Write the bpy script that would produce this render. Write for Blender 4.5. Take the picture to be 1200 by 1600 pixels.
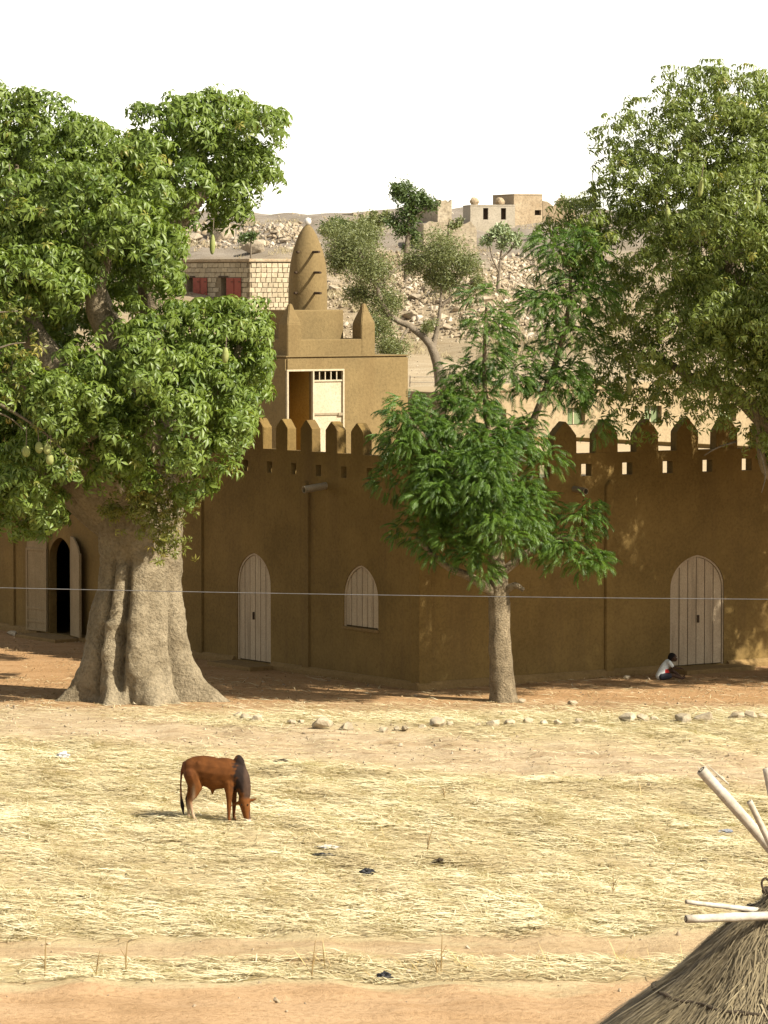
import bpy, bmesh, math, random
import numpy as np
from mathutils import Vector, Matrix, noise as mnoise

R = math.radians
random.seed(7)
rng = np.random.default_rng(7)
for o in list(bpy.data.objects):
    bpy.data.objects.remove(o)
scene = bpy.context.scene
COL = scene.collection

# ---------------------------------------------------------------- camera
H = 9.2            # eye height above the field
F = 6200.0         # focal length in photo pixels (1200 wide)
PITCH = math.atan(360 / F)
cam_d = bpy.data.cameras.new('camera')
cam_d.sensor_fit = 'HORIZONTAL'; cam_d.sensor_width = 36.0
cam_d.lens = F / 1200 * 36.0
cam_d.clip_start = 0.5; cam_d.clip_end = 6000
cam = bpy.data.objects.new('camera', cam_d)
cam.location = (0, 0, H); cam.rotation_euler = (R(90) - PITCH, 0, 0)
COL.objects.link(cam); scene.camera = cam

# ---------------------------------------------------------------- light
SUN_EL = R(41)
SUN_H = Vector((0.86, -0.51)).normalized()      # horizontal direction towards the sun
w = bpy.data.worlds.new('World'); scene.world = w; w.use_nodes = True
nt = w.node_tree
bg = nt.nodes['Background']
sky = nt.nodes.new('ShaderNodeTexSky'); sky.sky_type = 'NISHITA'; sky.sun_disc = False
sky.sun_elevation = SUN_EL
sky.sun_rotation = math.atan2(SUN_H.x, SUN_H.y)
sky.air_density = 1.0; sky.dust_density = 0.5; sky.ozone_density = 1.0; sky.altitude = 0
# dusty air: the blue of the clear sky is mostly washed out
bw = nt.nodes.new('ShaderNodeRGBToBW'); nt.links.new(sky.outputs[0], bw.inputs[0])
wt = nt.nodes.new('ShaderNodeMix'); wt.data_type = 'RGBA'; wt.blend_type = 'MULTIPLY'; wt.inputs[0].default_value = 1.0
nt.links.new(bw.outputs[0], wt.inputs[6]); wt.inputs[7].default_value = (1.06, 1.0, .88, 1)
hz_ = nt.nodes.new('ShaderNodeMix'); hz_.data_type = 'RGBA'; hz_.inputs[0].default_value = .8
nt.links.new(sky.outputs[0], hz_.inputs[6]); nt.links.new(wt.outputs[2], hz_.inputs[7])
nt.links.new(hz_.outputs[2], bg.inputs[0]); bg.inputs[1].default_value = 0.11
sd = bpy.data.lights.new('sun', 'SUN'); sd.energy = 4.2; sd.angle = R(0.6); sd.color = (1.0, 0.93, 0.80)
sun = bpy.data.objects.new('sun', sd); COL.objects.link(sun)
tosun = Vector((SUN_H.x * math.cos(SUN_EL), SUN_H.y * math.cos(SUN_EL), math.sin(SUN_EL)))
sun.rotation_euler = tosun.to_track_quat('Z', 'Y').to_euler(); sun.location = (40, 0, 60)
vs = scene.view_settings
vs.view_transform = 'Standard'; vs.look = 'None'; vs.gamma = 1.0; vs.use_curve_mapping = False
vs.exposure = 1.42

# ---------------------------------------------------------------- pixel helpers
FWD = Vector((0, math.cos(PITCH), -math.sin(PITCH))); UP = Vector((0, math.sin(PITCH), math.cos(PITCH)))
EYE = Vector((0, 0, H))
def ray(px, py): return FWD + Vector((1, 0, 0)) * ((px - 600) / F) + UP * ((800 - py) / F)
def at(px, py, Y):
    d = ray(px, py); return EYE + d * (Y / d.y)
def gnd(px, py, z=0.0):
    d = ray(px, py); return EYE + d * ((z - H) / d.z)
def ppm(Y): return F / Y          # photo pixels per metre at distance Y

# ---------------------------------------------------------------- object helpers
def tag(o, label=None, cat=None, group=None, kind=None):
    if label: o['label'] = label
    if cat: o['category'] = cat
    if group: o['group'] = group
    if kind: o['kind'] = kind
    return o
def empty(name, loc, rz=0.0, label=None, cat=None, group=None):
    o = bpy.data.objects.new(name, None); COL.objects.link(o)
    o.location = loc; o.rotation_euler = (0, 0, rz); o.empty_display_size = 0.3
    return tag(o, label, cat, group)
def link(name, me, parent=None, loc=None):
    o = bpy.data.objects.new(name, me); COL.objects.link(o)
    if parent: o.parent = parent
    if loc is not None: o.location = loc
    return o
def np_mesh(name, V, Fc, mat=None, smooth=False, attrs=None):
    """V (n,3); Fc (m,k) one face size, or list of faces"""
    me = bpy.data.meshes.new(name)
    V = np.asarray(V, dtype=np.float32)
    if isinstance(Fc, np.ndarray):
        m, k = Fc.shape
        me.vertices.add(len(V)); me.vertices.foreach_set('co', V.ravel())
        me.loops.add(m * k); me.loops.foreach_set('vertex_index', Fc.astype(np.int32).ravel())
        me.polygons.add(m); me.polygons.foreach_set('loop_start', np.arange(0, m * k, k, dtype=np.int32))
        me.polygons.foreach_set('loop_total', np.full(m, k, dtype=np.int32))
        me.update(calc_edges=True)
    else:
        me.from_pydata([tuple(v) for v in V], [], Fc); me.update()
    if smooth: me.polygons.foreach_set('use_smooth', np.ones(len(me.polygons), dtype=bool))
    if attrs:
        for an, av in attrs.items():
            a = me.attributes.new(an, 'FLOAT', 'POINT'); a.data.foreach_set('value', np.asarray(av, dtype=np.float32))
    if mat: me.materials.append(mat)
    return me
def bm_mesh(name, bm, mat=None, smooth=False):
    me = bpy.data.meshes.new(name); bm.to_mesh(me); bm.free()
    if smooth: me.polygons.foreach_set('use_smooth', np.ones(len(me.polygons), dtype=bool))
    if mat: me.materials.append(mat)
    return me
def box_bm(bm, x0, x1, y0, y1, z0, z1):
    vs_ = [bm.verts.new(p) for p in ((x0,y0,z0),(x1,y0,z0),(x1,y1,z0),(x0,y1,z0),(x0,y0,z1),(x1,y0,z1),(x1,y1,z1),(x0,y1,z1))]
    for f in ((3,2,1,0),(4,5,6,7),(0,1,5,4),(1,2,6,5),(2,3,7,6),(3,0,4,7)): bm.faces.new([vs_[i] for i in f])
def box(name, x0, x1, y0, y1, z0, z1, mat, parent=None, bevel=0.0, seg=2):
    bm = bmesh.new(); box_bm(bm, x0, x1, y0, y1, z0, z1)
    if bevel: bmesh.ops.bevel(bm, geom=bm.edges[:], offset=bevel, segments=seg, affect='EDGES', profile=0.6)
    return link(name, bm_mesh(name, bm, mat), parent)
def prism_bm(bm, prof, axis, a0, a1):
    """extrude 2D profile [(s,z)] : axis 'y' -> s is x, 'x' -> s is y"""
    n = len(prof)
    def P(s, z, a): return (s, a, z) if axis == 'y' else (a, s, z)
    A = [bm.verts.new(P(s, z, a0)) for s, z in prof]; B = [bm.verts.new(P(s, z, a1)) for s, z in prof]
    bm.faces.new(A); bm.faces.new(B[::-1])
    for i in range(n): bm.faces.new((A[i], B[i], B[(i+1) % n], A[(i+1) % n]))
    bmesh.ops.recalc_face_normals(bm, faces=bm.faces[:])
def prism(name, prof, axis, a0, a1, mat, parent=None, bevel=0.0):
    bm = bmesh.new(); prism_bm(bm, prof, axis, a0, a1)
    if bevel: bmesh.ops.bevel(bm, geom=bm.edges[:], offset=bevel, segments=2, affect='EDGES', profile=0.6)
    return link(name, bm_mesh(name, bm, mat), parent)
def boolean(me, cut_bm, mat):
    a = bpy.data.objects.new('tmp_a', me); b = bpy.data.objects.new('tmp_b', bm_mesh('tmp_b', cut_bm))
    COL.objects.link(a); COL.objects.link(b)
    md = a.modifiers.new('b', 'BOOLEAN'); md.operation = 'DIFFERENCE'; md.solver = 'EXACT'; md.object = b
    bpy.context.view_layer.update()
    out = bpy.data.meshes.new_from_object(a.evaluated_get(bpy.context.evaluated_depsgraph_get()))
    bpy.data.objects.remove(a); bpy.data.objects.remove(b)
    out.materials.clear(); out.materials.append(mat)
    return out
def sweep(path, radii, sides=10, jitter=0.0, seed=0, cap=True):
    """tube along a path -> V, faces(list)"""
    path = [Vector(p) for p in path]; rs = np.random.default_rng(seed)
    V = []; Fc = []
    n = len(path); up = Vector((0.13, 0.31, 0.94)).normalized()
    for i, p in enumerate(path):
        t = (path[min(i+1, n-1)] - path[max(i-1, 0)]).normalized()
        a = t.cross(up)
        if a.length < 0.1: a = t.cross(Vector((1, 0, 0)))
        a.normalize(); b = t.cross(a).normalized()
        for k in range(sides):
            th = 2 * math.pi * k / sides
            r = radii[i] * (1 + jitter * (rs.random() - .5))
            V.append(p + a * (math.cos(th) * r) + b * (math.sin(th) * r))
    for i in range(n - 1):
        for k in range(sides):
            k2 = (k + 1) % sides
            Fc.append((i*sides+k, i*sides+k2, (i+1)*sides+k2, (i+1)*sides+k))
    if cap:
        Fc.append(tuple(range(sides))[::-1]); Fc.append(tuple((n-1)*sides + k for k in range(sides)))
    return V, Fc
def curve_path(pts, n):
    """Catmull-Rom through pts"""
    pts = [Vector(p) for p in pts]; out = []
    P = [pts[0]*2 - pts[1]] + pts + [pts[-1]*2 - pts[-2]]
    segs = len(pts) - 1
    for i in range(n):
        u = i / (n - 1) * segs; k = min(int(u), segs - 1); t = u - k
        a, b, c, d = P[k], P[k+1], P[k+2], P[k+3]
        out.append(0.5*((2*b) + (c-a)*t + (2*a-5*b+4*c-d)*t*t + (3*b-a-3*c+d)*t*t*t))
    return out
def tube(name, pts, r0, r1, mat, parent, n=12, sides=10, jitter=0.12, seed=0):
    pth = curve_path(pts, n); rad = [r0 + (r1 - r0) * i / (n - 1) for i in range(n)]
    V, Fc = sweep(pth, rad, sides, jitter, seed)
    return link(name, np_mesh(name, V, Fc, mat, True), parent)

# ---------------------------------------------------------------- materials
def nodes_mat(name):
    m = bpy.data.materials.new(name); m.use_nodes = True
    n = m.node_tree.nodes; l = m.node_tree.links
    return m, n, l, n['Principled BSDF']
def ramp(n, stops):
    r = n.new('ShaderNodeValToRGB'); e = r.color_ramp.elements
    while len(e) > 1: e.remove(e[-1])
    e[0].position = stops[0][0]; e[0].color = (*stops[0][1], 1)
    for p, c in stops[1:]:
        x = e.new(p); x.color = (*c, 1)
    return r
def pos_scaled(n, l, sc, obj=False):
    if obj:
        t = n.new('ShaderNodeTexCoord'); src = t.outputs['Object']
    else:
        g = n.new('ShaderNodeNewGeometry'); src = g.outputs['Position']
    mp = n.new('ShaderNodeMapping'); mp.inputs['Scale'].default_value = sc
    l.new(src, mp.inputs['Vector']); return mp.outputs[0]
def mk_noise(n, l, vec, scale, detail=6, rough=.6):
    t = n.new('ShaderNodeTexNoise'); t.inputs['Scale'].default_value = scale
    t.inputs['Detail'].default_value = detail; t.inputs['Roughness'].default_value = rough
    l.new(vec, t.inputs['Vector']); return t.outputs['Fac']
def mixc(n, l, fac, a, b, mode='MIX'):
    m = n.new('ShaderNodeMix'); m.data_type = 'RGBA'; m.blend_type = mode
    for s, v in ((m.inputs['Factor'], fac), (m.inputs[6], a), (m.inputs[7], b)):
        if isinstance(v, (int, float)): s.default_value = v
        elif isinstance(v, tuple): s.default_value = (*v, 1)
        else: l.new(v, s)
    return m.outputs[2]
def earthy(name, c1, c2, scale=1.0, fine=18, bump=0.5, rough=.95, dist=.02, streak=None, obj=False, c3=None, randcol=0.0, spec=.15, K=.62, con=1.0):
    c1 = tuple(x*K for x in c1); c2 = tuple(x*K for x in c2)
    if streak: streak = (tuple(x*K for x in streak[0]), streak[1], streak[2])
    m, n, l, b = nodes_mat(name)
    v = pos_scaled(n, l, (1, 1, 1), obj)
    f1 = mk_noise(n, l, v, scale, 7, .62)
    r = ramp(n, [(0.32, c1), (0.68, c2)]); l.new(f1, r.inputs[0]); col = r.outputs[0]
    f2 = mk_noise(n, l, v, fine, 5, .65)
    dk = ramp(n, [(0.3, (1-.28*con,)*3), (.55, (1, 1, 1)), (.8, (1+.12*con,)*3)]); l.new(f2, dk.inputs[0])
    col = mixc(n, l, 1.0, col, dk.outputs[0], 'MULTIPLY')
    if streak:
        vs2 = pos_scaled(n, l, (1, 1, .08), obj); f3 = mk_noise(n, l, vs2, streak[1], 5, .6)
        r3 = ramp(n, [(.5, (0, 0, 0)), (.72, (1, 1, 1))]); l.new(f3, r3.inputs[0])
        mm = n.new('ShaderNodeMath'); mm.operation = 'MULTIPLY'; mm.inputs[1].default_value = streak[2]
        l.new(r3.outputs[0], mm.inputs[0])
        col = mixc(n, l, mm.outputs[0], col, streak[0])
    if randcol:
        oi = n.new('ShaderNodeObjectInfo')
        rr = ramp(n, [(0, (1-randcol,)*3), (1, (1+randcol*.6,)*3)]); l.new(oi.outputs['Random'], rr.inputs[0])
        col = mixc(n, l, 1.0, col, rr.outputs[0], 'MULTIPLY')
    l.new(col, b.inputs['Base Color']); b.inputs['Roughness'].default_value = rough
    b.inputs['Specular IOR Level'].default_value = spec
    bp = n.new('ShaderNodeBump'); bp.inputs['Strength'].default_value = bump; bp.inputs['Distance'].default_value = dist
    ad = n.new('ShaderNodeMath'); ad.operation = 'MULTIPLY_ADD'; ad.inputs[1].default_value = .5
    l.new(f1, ad.inputs[0]); l.new(f2, ad.inputs[2]); l.new(ad.outputs[0], bp.inputs['Height'])
    l.new(bp.outputs[0], b.inputs['Normal'])
    return m
def leafy(name, dark, light, yellow, transl=.35, yellow_from=.9, rough=.45, K=.82):
    dark, light, yellow = [tuple(x*K for x in c) for c in (dark, light, yellow)]
    m, n, l, b = nodes_mat(name)
    a = n.new('ShaderNodeAttribute'); a.attribute_name = 'var'
    r = ramp(n, [(0, dark), (.55, light), (yellow_from, light), (1, yellow)]); l.new(a.outputs['Fac'], r.inputs[0])
    l.new(r.outputs[0], b.inputs['Base Color']); b.inputs['Roughness'].default_value = rough
    b.inputs['Specular IOR Level'].default_value = .4
    t = n.new('ShaderNodeBsdfTranslucent')
    c = mixc(n, l, 1.0, r.outputs[0], (1.25, 1.3, .5), 'MULTIPLY'); l.new(c, t.inputs['Color'])
    mx = n.new('ShaderNodeMixShader'); mx.inputs[0].default_value = transl
    l.new(b.outputs[0], mx.inputs[1]); l.new(t.outputs[0], mx.inputs[2])
    l.new(mx.outputs[0], n['Material Output'].inputs['Surface'])
    return m
def attr_col(name, rough=.8, bump=0.0, scale=20):
    m, n, l, b = nodes_mat(name)
    a = n.new('ShaderNodeAttribute'); a.attribute_name = 'Col'
    v = pos_scaled(n, l, (1, 1, 1)); f = mk_noise(n, l, v, scale, 5)
    r = ramp(n, [(.3, (.78, .78, .78)), (.7, (1.15, 1.15, 1.15))]); l.new(f, r.inputs[0])
    l.new(mixc(n, l, 1.0, a.outputs['Color'], r.outputs[0], 'MULTIPLY'), b.inputs['Base Color'])
    b.inputs['Roughness'].default_value = rough; b.inputs['Specular IOR Level'].default_value = .1
    return m

M = {}
M['banco'] = earthy('banco', (.28, .183, .060), (.41, .27, .092), .7, 15, .6, K=.48, con=.8, streak=((.22, .14, .06), 1.6, .55))
M['banco_tower'] = earthy('banco_tower', (.33, .235, .105), (.43, .305, .135), .8, 14, .5, K=.44, con=.8, streak=((.30, .20, .085), 1.4, .5))
M['roofclay'] = earthy('roof_clay', (.54, .40, .23), (.64, .49, .30), 1.2, 20, .3)
M['pale_wall'] = earthy('pale_wall', (.42, .32, .185), (.52, .40, .24), .7, 12, .4, streak=((.34, .25, .14), 1.6, .5))
M['plinth'] = earthy('plinth_render', (.28, .18, .07), (.34, .22, .09), 1.2, 16, .5)
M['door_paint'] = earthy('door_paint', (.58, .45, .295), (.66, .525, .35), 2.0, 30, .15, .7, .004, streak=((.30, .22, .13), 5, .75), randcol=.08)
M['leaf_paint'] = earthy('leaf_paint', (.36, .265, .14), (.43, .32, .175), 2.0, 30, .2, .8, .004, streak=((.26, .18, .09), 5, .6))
M['gap'] = earthy('door_gap', (.10, .065, .03), (.14, .09, .045), 3, 20, .2)
M['cream_metal'] = earthy('cream_metal', (.60, .50, .33), (.68, .58, .41), 2, 20, .05, .5, .002)
M['ochre'] = earthy('ochre_plaster', (.50, .30, .07), (.56, .34, .09), 1.5, 20, .2)
M['dark_wood'] = earthy('dark_wood', (.06, .04, .025), (.12, .08, .05), 6, 30, .4)
M['pipe'] = earthy('grey_pipe', (.35, .28, .18), (.42, .34, .22), 5, 30, .1, .5)
M['hole_dark'] = earthy('soot', (.02, .015, .01), (.03, .022, .015), 5, 30, .1)
M['egg'] = earthy('egg', (.8, .78, .72), (.85, .83, .78), 8, 30, .05, .4)
M['bark_baobab'] = earthy('bark_baobab', (.26, .205, .125), (.44, .36, .235), 1.8, 15, 1.0, .9, .07, con=1.5)
M['bark_neem'] = earthy('bark_neem', (.23, .175, .105), (.42, .33, .205), 4, 26, 1.0, .95, .06, con=1.8)
M['bark_grey'] = earthy('bark_grey', (.20, .16, .11), (.32, .26, .19), 3, 20, .8, .95, .04)
M['leaf_baobab'] = leafy('leaf_baobab', (.08, .13, .02), (.185, .25, .046), (.30, .28, .06))
M['leaf_baobab_dry'] = leafy('leaf_baobab_dry', (.13, .15, .03), (.20, .21, .045), (.34, .26, .06), yellow_from=.6)
M['leaf_pod'] = leafy('leaf_pod_tree', (.105, .145, .026), (.205, .25, .055), (.33, .30, .07), yellow_from=.85)
M['leaf_neem'] = leafy('leaf_neem', (.034, .082, .012), (.112, .195, .026), (.15, .23, .035), yellow_from=.9)
M['leaf_acacia'] = leafy('leaf_acacia', (.12, .145, .045), (.20, .22, .085), (.26, .26, .10), .25)
M['leaf_dark'] = leafy('leaf_dark', (.05, .085, .02), (.10, .145, .04), (.14, .18, .05), .25)
M['leaf_pale'] = leafy('leaf_pale', (.20, .25, .12), (.30, .36, .19), (.36, .38, .2), .2)
M['fruit'] = earthy('fruit_skin', (.30, .34, .10), (.40, .42, .16), 6, 30, .2, .7)
M['stone'] = earthy('pale_stone', (.50, .40, .26), (.66, .56, .40), 3, 14, .8, .95, .03, randcol=.22)
M['hill_stone'] = earthy('hill_stone', (.44, .34, .22), (.62, .52, .38), .6, 4, .9, .95, .1, randcol=.25)
M['block'] = earthy('house_block', (.48, .39, .25), (.60, .50, .35), .8, 6, .5, .95, .03, randcol=.22)
M['mortar'] = earthy('mortar', (.26, .20, .12), (.33, .26, .17), 1.5, 10, .4)
M['red_paint'] = earthy('red_paint', (.30, .07, .045), (.38, .10, .06), 2, 20, .1, .6)
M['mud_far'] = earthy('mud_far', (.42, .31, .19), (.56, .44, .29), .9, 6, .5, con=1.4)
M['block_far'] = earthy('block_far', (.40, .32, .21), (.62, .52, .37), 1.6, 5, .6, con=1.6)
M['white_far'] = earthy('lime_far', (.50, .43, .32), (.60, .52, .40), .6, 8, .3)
M['straw_thatch'] = leafy('thatch_straw', (.10, .078, .045), (.30, .24, .14), (.58, .48, .29), .1, .72, .7)
M['thatch_base'] = earthy('thatch_base', (.10, .08, .055), (.18, .15, .10), 8, 40, .8)
M['stalk'] = earthy('bleached_stalk', (.55, .47, .35), (.74, .68, .57), 6, 40, .3, .7, .004, obj=True)
M['rope'] = earthy('rope', (.09, .07, .045), (.16, .12, .08), 20, 60, .8, obj=True)
M['straw'] = leafy('dry_straw', (.40, .315, .17), (.65, .555, .335), (.82, .75, .52), .15, .6, .6)
M['black_plastic'] = earthy('black_plastic', (.012, .012, .014), (.03, .03, .034), 8, 30, .5, .35, .02, obj=True, spec=.5)
M['white_plastic'] = earthy('white_plastic', (.68, .68, .70), (.8, .8, .82), 8, 30, .4, .5, .02, obj=True)
M['grey_plastic'] = earthy('grey_plastic', (.32, .35, .42), (.42, .46, .54), 8, 30, .4, .5, .02, obj=True)
M['dung'] = earthy('dry_dung', (.07, .05, .03), (.13, .10, .065), 8, 30, .8, .95, .03, obj=True)
M['brush'] = leafy('brush', (.20, .155, .08), (.32, .26, .145), (.40, .33, .19), .15, .8, .7)
M['litter'] = leafy('litter', (.16, .10, .045), (.36, .25, .12), (.60, .48, .28), .1, .8, .8)
M['wire'] = earthy('wire', (.16, .155, .15), (.20, .195, .19), 3, 10, .05, .5)
M['hide'] = attr_col('hide', .85, scale=9)
M['skin'] = attr_col('skin', .6, scale=30)
M['cloth'] = attr_col('cloth', .9, scale=40)
M['horn'] = earthy('horn', (.10, .06, .035), (.18, .11, .06), 20, 60, .2, .5)
M['grass_verge'] = leafy('verge_grass', (.34, .235, .10), (.58, .42, .18), (.70, .56, .28), .2, .6, .6)

# ================================================================ GROUND
PROF_Y = [-400, -60, 0, 10, 20, 30, 40, 45, 120, 150, 200, 230, 250, 262, 270, 300, 330, 350, 380, 430, 600, 6000]
PROF_Z = [7.4, 7.4, 7.2, 4.9, 2.9, 1.2, .25, 0, 0, .6, 2.3, 3.4, 5.0, 6.4, 7.4, 10.1, 12.8, 15.0, 15.6, 13, 6, 5]
_k = rng.normal(size=(14, 2)); _ph = rng.random(14) * 6.28
def waves(X, Y, wl, k0=0, k1=14):
    s = 0
    for i in range(k0, k1):
        s = s + np.sin((_k[i, 0]*X + _k[i, 1]*Y) * 6.28 / wl / 1.2 + _ph[i])
    return s / math.sqrt((k1 - k0) / 2)
def terrain(X, Y):
    X = np.asarray(X, float); Y = np.asarray(Y, float)
    z = np.interp(Y, PROF_Y, PROF_Z)
    far = np.clip((Y - 200) / 60, 0, 1)
    z = z + far * (.45 * waves(X, Y, 38) + .18 * waves(X, Y, 9))
    z = z - np.clip((Y - 320) / 30, 0, 1) * np.clip((Y - 280) / 90, 0, 1) * np.clip(-(X + 5) / 60, -.4, 1.0) * 0.0
    fld = np.clip((Y - 46) / 4, 0, 1) * np.clip((84 - Y) / 4, 0, 1)
    z = z + fld * (.028 * waves(X, Y, 2.6) + .016 * waves(Y, X, .9))
    # wheel ruts of the dirt road
    z = z - .03 * np.exp(-((Y - 50.6) / .35) ** 2) - .03 * np.exp(-((Y - 48.9) / .35) ** 2)
    return z
def tz(x, y): return float(terrain(x, y))
def axis(lo, hi, step, out_lo, out_hi, g=1.22):
    a = list(np.arange(lo, hi + 1e-6, step))
    s = step; v = hi
    while v < out_hi: s *= g; v += s; a.append(v)
    s = step; v = lo; b = []
    while v > out_lo: s *= g; v -= s; b.append(v)
    return np.array(b[::-1] + a)
gx = axis(-14, 14, .16, -2500, 2500, 1.16)
gy = np.concatenate([axis(46, 100, .16, -300, 102, 1.25), np.arange(104, 420, 1.5), axis(425, 430, 4, 424, 5000, 1.3)[1:]])
gy = np.unique(gy)
GX, GY = np.meshgrid(gx, gy)
V = np.stack([GX, GY, terrain(GX, GY)], -1).reshape(-1, 3)
ny, nx = GX.shape
idx = np.arange(ny * nx).reshape(ny, nx)
Q = np.stack([idx[:-1, :-1], idx[:-1, 1:], idx[1:, 1:], idx[1:, :-1]], -1).reshape(-1, 4)

def ground_mat():
    m, n, l, b = nodes_mat('dry_ground')
    g = n.new('ShaderNodeNewGeometry'); sp = n.new('ShaderNodeSeparateXYZ'); l.new(g.outputs['Position'], sp.inputs[0])
    vec = pos_scaled(n, l, (.35, 1, 1))
    big = mk_noise(n, l, vec, .9, 6, .6)
    def math2(op, a, bb):
        t = n.new('ShaderNodeMath'); t.operation = op
        for s, v in ((t.inputs[0], a), (t.inputs[1], bb)):
            if isinstance(v, (int, float)): s.default_value = v
            else: l.new(v, s)
        return t.outputs[0]
    off = math2('MULTIPLY', math2('SUBTRACT', big, .5), 5.0)
    yy = math2('ADD', sp.outputs['Y'], off)
    def span(v, a0, a1):
        r_ = n.new('ShaderNodeMapRange'); r_.inputs['From Min'].default_value = a0; r_.inputs['From Max'].default_value = a1
        l.new(v, r_.inputs['Value']); return r_.outputs[0]
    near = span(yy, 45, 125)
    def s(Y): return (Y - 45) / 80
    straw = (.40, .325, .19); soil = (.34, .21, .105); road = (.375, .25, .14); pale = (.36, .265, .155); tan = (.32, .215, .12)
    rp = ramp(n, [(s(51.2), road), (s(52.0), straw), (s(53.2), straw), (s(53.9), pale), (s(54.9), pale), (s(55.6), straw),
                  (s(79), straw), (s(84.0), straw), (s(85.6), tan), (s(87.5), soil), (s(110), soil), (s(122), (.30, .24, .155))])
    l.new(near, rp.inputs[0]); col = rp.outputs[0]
    # slanted bare track between field and wall
    tr = math2('ADD', math2('ADD', sp.outputs['Y'], math2('MULTIPLY', sp.outputs['X'], .55)), math2('MULTIPLY', off, .7))
    d = math2('ABSOLUTE', math2('SUBTRACT', tr, 78.2), 0)
    tm = span(d, 4.2, 1.6)
    n3 = mk_noise(n, l, pos_scaled(n, l, (.5, 1, 1)), 2.2, 6, .65)
    trc = ramp(n, [(.35, (.32, .235, .145)), (.6, (.41, .325, .215))]); l.new(n3, trc.inputs[0])
    col = mixc(n, l, math2('MULTIPLY', tm, .9), col, trc.outputs[0])
    # far slope; the greyer crest has mild haze put into its colour
    fr = span(yy, 120, 360)
    def s2(Y): return (Y - 120) / 240
    rp2 = ramp(n, [(s2(130), (.30, .24, .155)), (s2(235), (.32, .26, .175)), (s2(250), (.25, .20, .13)), (s2(305), (.27, .22, .155)), (s2(322), (.20, .172, .138)), (s2(355), (.22, .19, .157))])
    l.new(fr, rp2.inputs[0])
    fm = span(sp.outputs['Y'], 118, 124)
    col = mixc(n, l, fm, col, rp2.outputs[0])
    # speckle: grit and bits of straw
    f2 = mk_noise(n, l, pos_scaled(n, l, (1, 1, 1)), 9, 8, .75)
    dk = ramp(n, [(.3, (.62, .58, .52)), (.5, (1, 1, 1)), (.75, (1.18, 1.18, 1.16))]); l.new(f2, dk.inputs[0])
    col = mixc(n, l, 1.0, col, dk.outputs[0], 'MULTIPLY')
    f4 = mk_noise(n, l, pos_scaled(n, l, (.4, 1, 1)), 1.1, 5, .6)
    dk4 = ramp(n, [(.35, (.86, .82, .76)), (.6, (1.05, 1.05, 1.05))]); l.new(f4, dk4.inputs[0])
    col = mixc(n, l, 1.0, col, dk4.outputs[0], 'MULTIPLY')
    l.new(col, b.inputs['Base Color']); b.inputs['Roughness'].default_value = 1.0; b.inputs['Specular IOR Level'].default_value = .05
    bp = n.new('ShaderNodeBump'); bp.inputs['Strength'].default_value = .9; bp.inputs['Distance'].default_value = .05
    l.new(f2, bp.inputs['Height']); l.new(bp.outputs[0], b.inputs['Normal'])
    return m
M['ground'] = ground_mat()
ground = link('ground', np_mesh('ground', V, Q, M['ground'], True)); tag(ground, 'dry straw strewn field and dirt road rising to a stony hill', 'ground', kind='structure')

# ================================================================ MOSQUE
ROT = R(35)
C0 = gnd(656, 1079)
U = Vector((math.cos(ROT), math.sin(ROT), 0)); Vv = Vector((-math.sin(ROT), math.cos(ROT), 0))
def plane_pt(px, py, p0, nrm):
    d = ray(px, py); t = (p0 - EYE).dot(nrm) / d.dot(nrm); return EYE + d * t
def lw(px, py):            # (distance along the left wall, height)
    p = plane_pt(px, py, C0, U); return (p - C0).dot(Vv), p.z
def rw(px, py):
    p = plane_pt(px, py, C0, Vv); return (p - C0).dot(U), p.z
SILL = (lw(577, 713)[1] + rw(906, 707)[1]) / 2
TIP = lw(557, 660)[1]
ROOFZ = 4.25
WT = .22
LEN_L, LEN_R = 26.0, 24.0
mosque = empty('mosque', C0, ROT, 'long mud plastered mosque with pointed battlements and arched plank doors', 'mosque')

def arch(x0, x1, z0, z1, rise, n=9, point=.12):
    """slightly pointed arch outline"""
    c = (x0 + x1) / 2; hw = (x1 - x0) / 2; pts = [(x0, z0), (x1, z0)]
    for i in range(2 * n + 1):
        a = math.pi * i / (2 * n)
        s = math.cos(a); t = math.sin(a) ** .85
        pts.append((c + hw * s, z1 - rise + rise * (t * (1 - point) + point * (1 - abs(s)))))
    return pts
def arch_trim(s, prof_x0, prof_x1, z1, rise, point=.12):
    c = (prof_x0 + prof_x1) / 2; hw = (prof_x1 - prof_x0) / 2
    q = max(-1, min(1, (s - c) / hw)); t = math.sqrt(1 - q*q) ** .85
    return z1 - rise + rise * (t * (1 - point) + point * (1 - abs(q)))

# openings (from photo pixels on the wall planes)
dl0, dl1 = lw(423, 1000)[0], lw(371, 1000)[0]; dlz0, dlz1 = lw(423, 1038)[1], lw(397, 864)[1]
wl0, wl1 = lw(591, 900)[0], lw(537, 900)[0]; wlz0, wlz1 = lw(564, 981)[1], lw(563, 883)[1]
ol0, ol1 = lw(112, 900)[0], lw(77, 900)[0]; olz0, olz1 = lw(95, 998)[1], lw(95, 840)[1]
dr0, dr1 = rw(1047, 1000)[0], rw(1131, 1000)[0]; drz0, drz1 = rw(1090, 1043)[1], rw(1090, 867)[1]
dlz0 = .12; olz0 = .10; drz0 = .12
cutL = bmesh.new(); cutR = bmesh.new()
DREC = .10
prism_bm(cutL, arch(dl0, dl1, dlz0, dlz1, (dl1-dl0)*.55), 'x', -1, DREC)
prism_bm(cutL, arch(wl0, wl1, wlz0, wlz1, (wl1-wl0)*.6), 'x', -1, DREC)
prism_bm(cutL, arch(ol0, ol1, olz0, olz1, (ol1-ol0)*.55), 'x', -1, .5)
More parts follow.
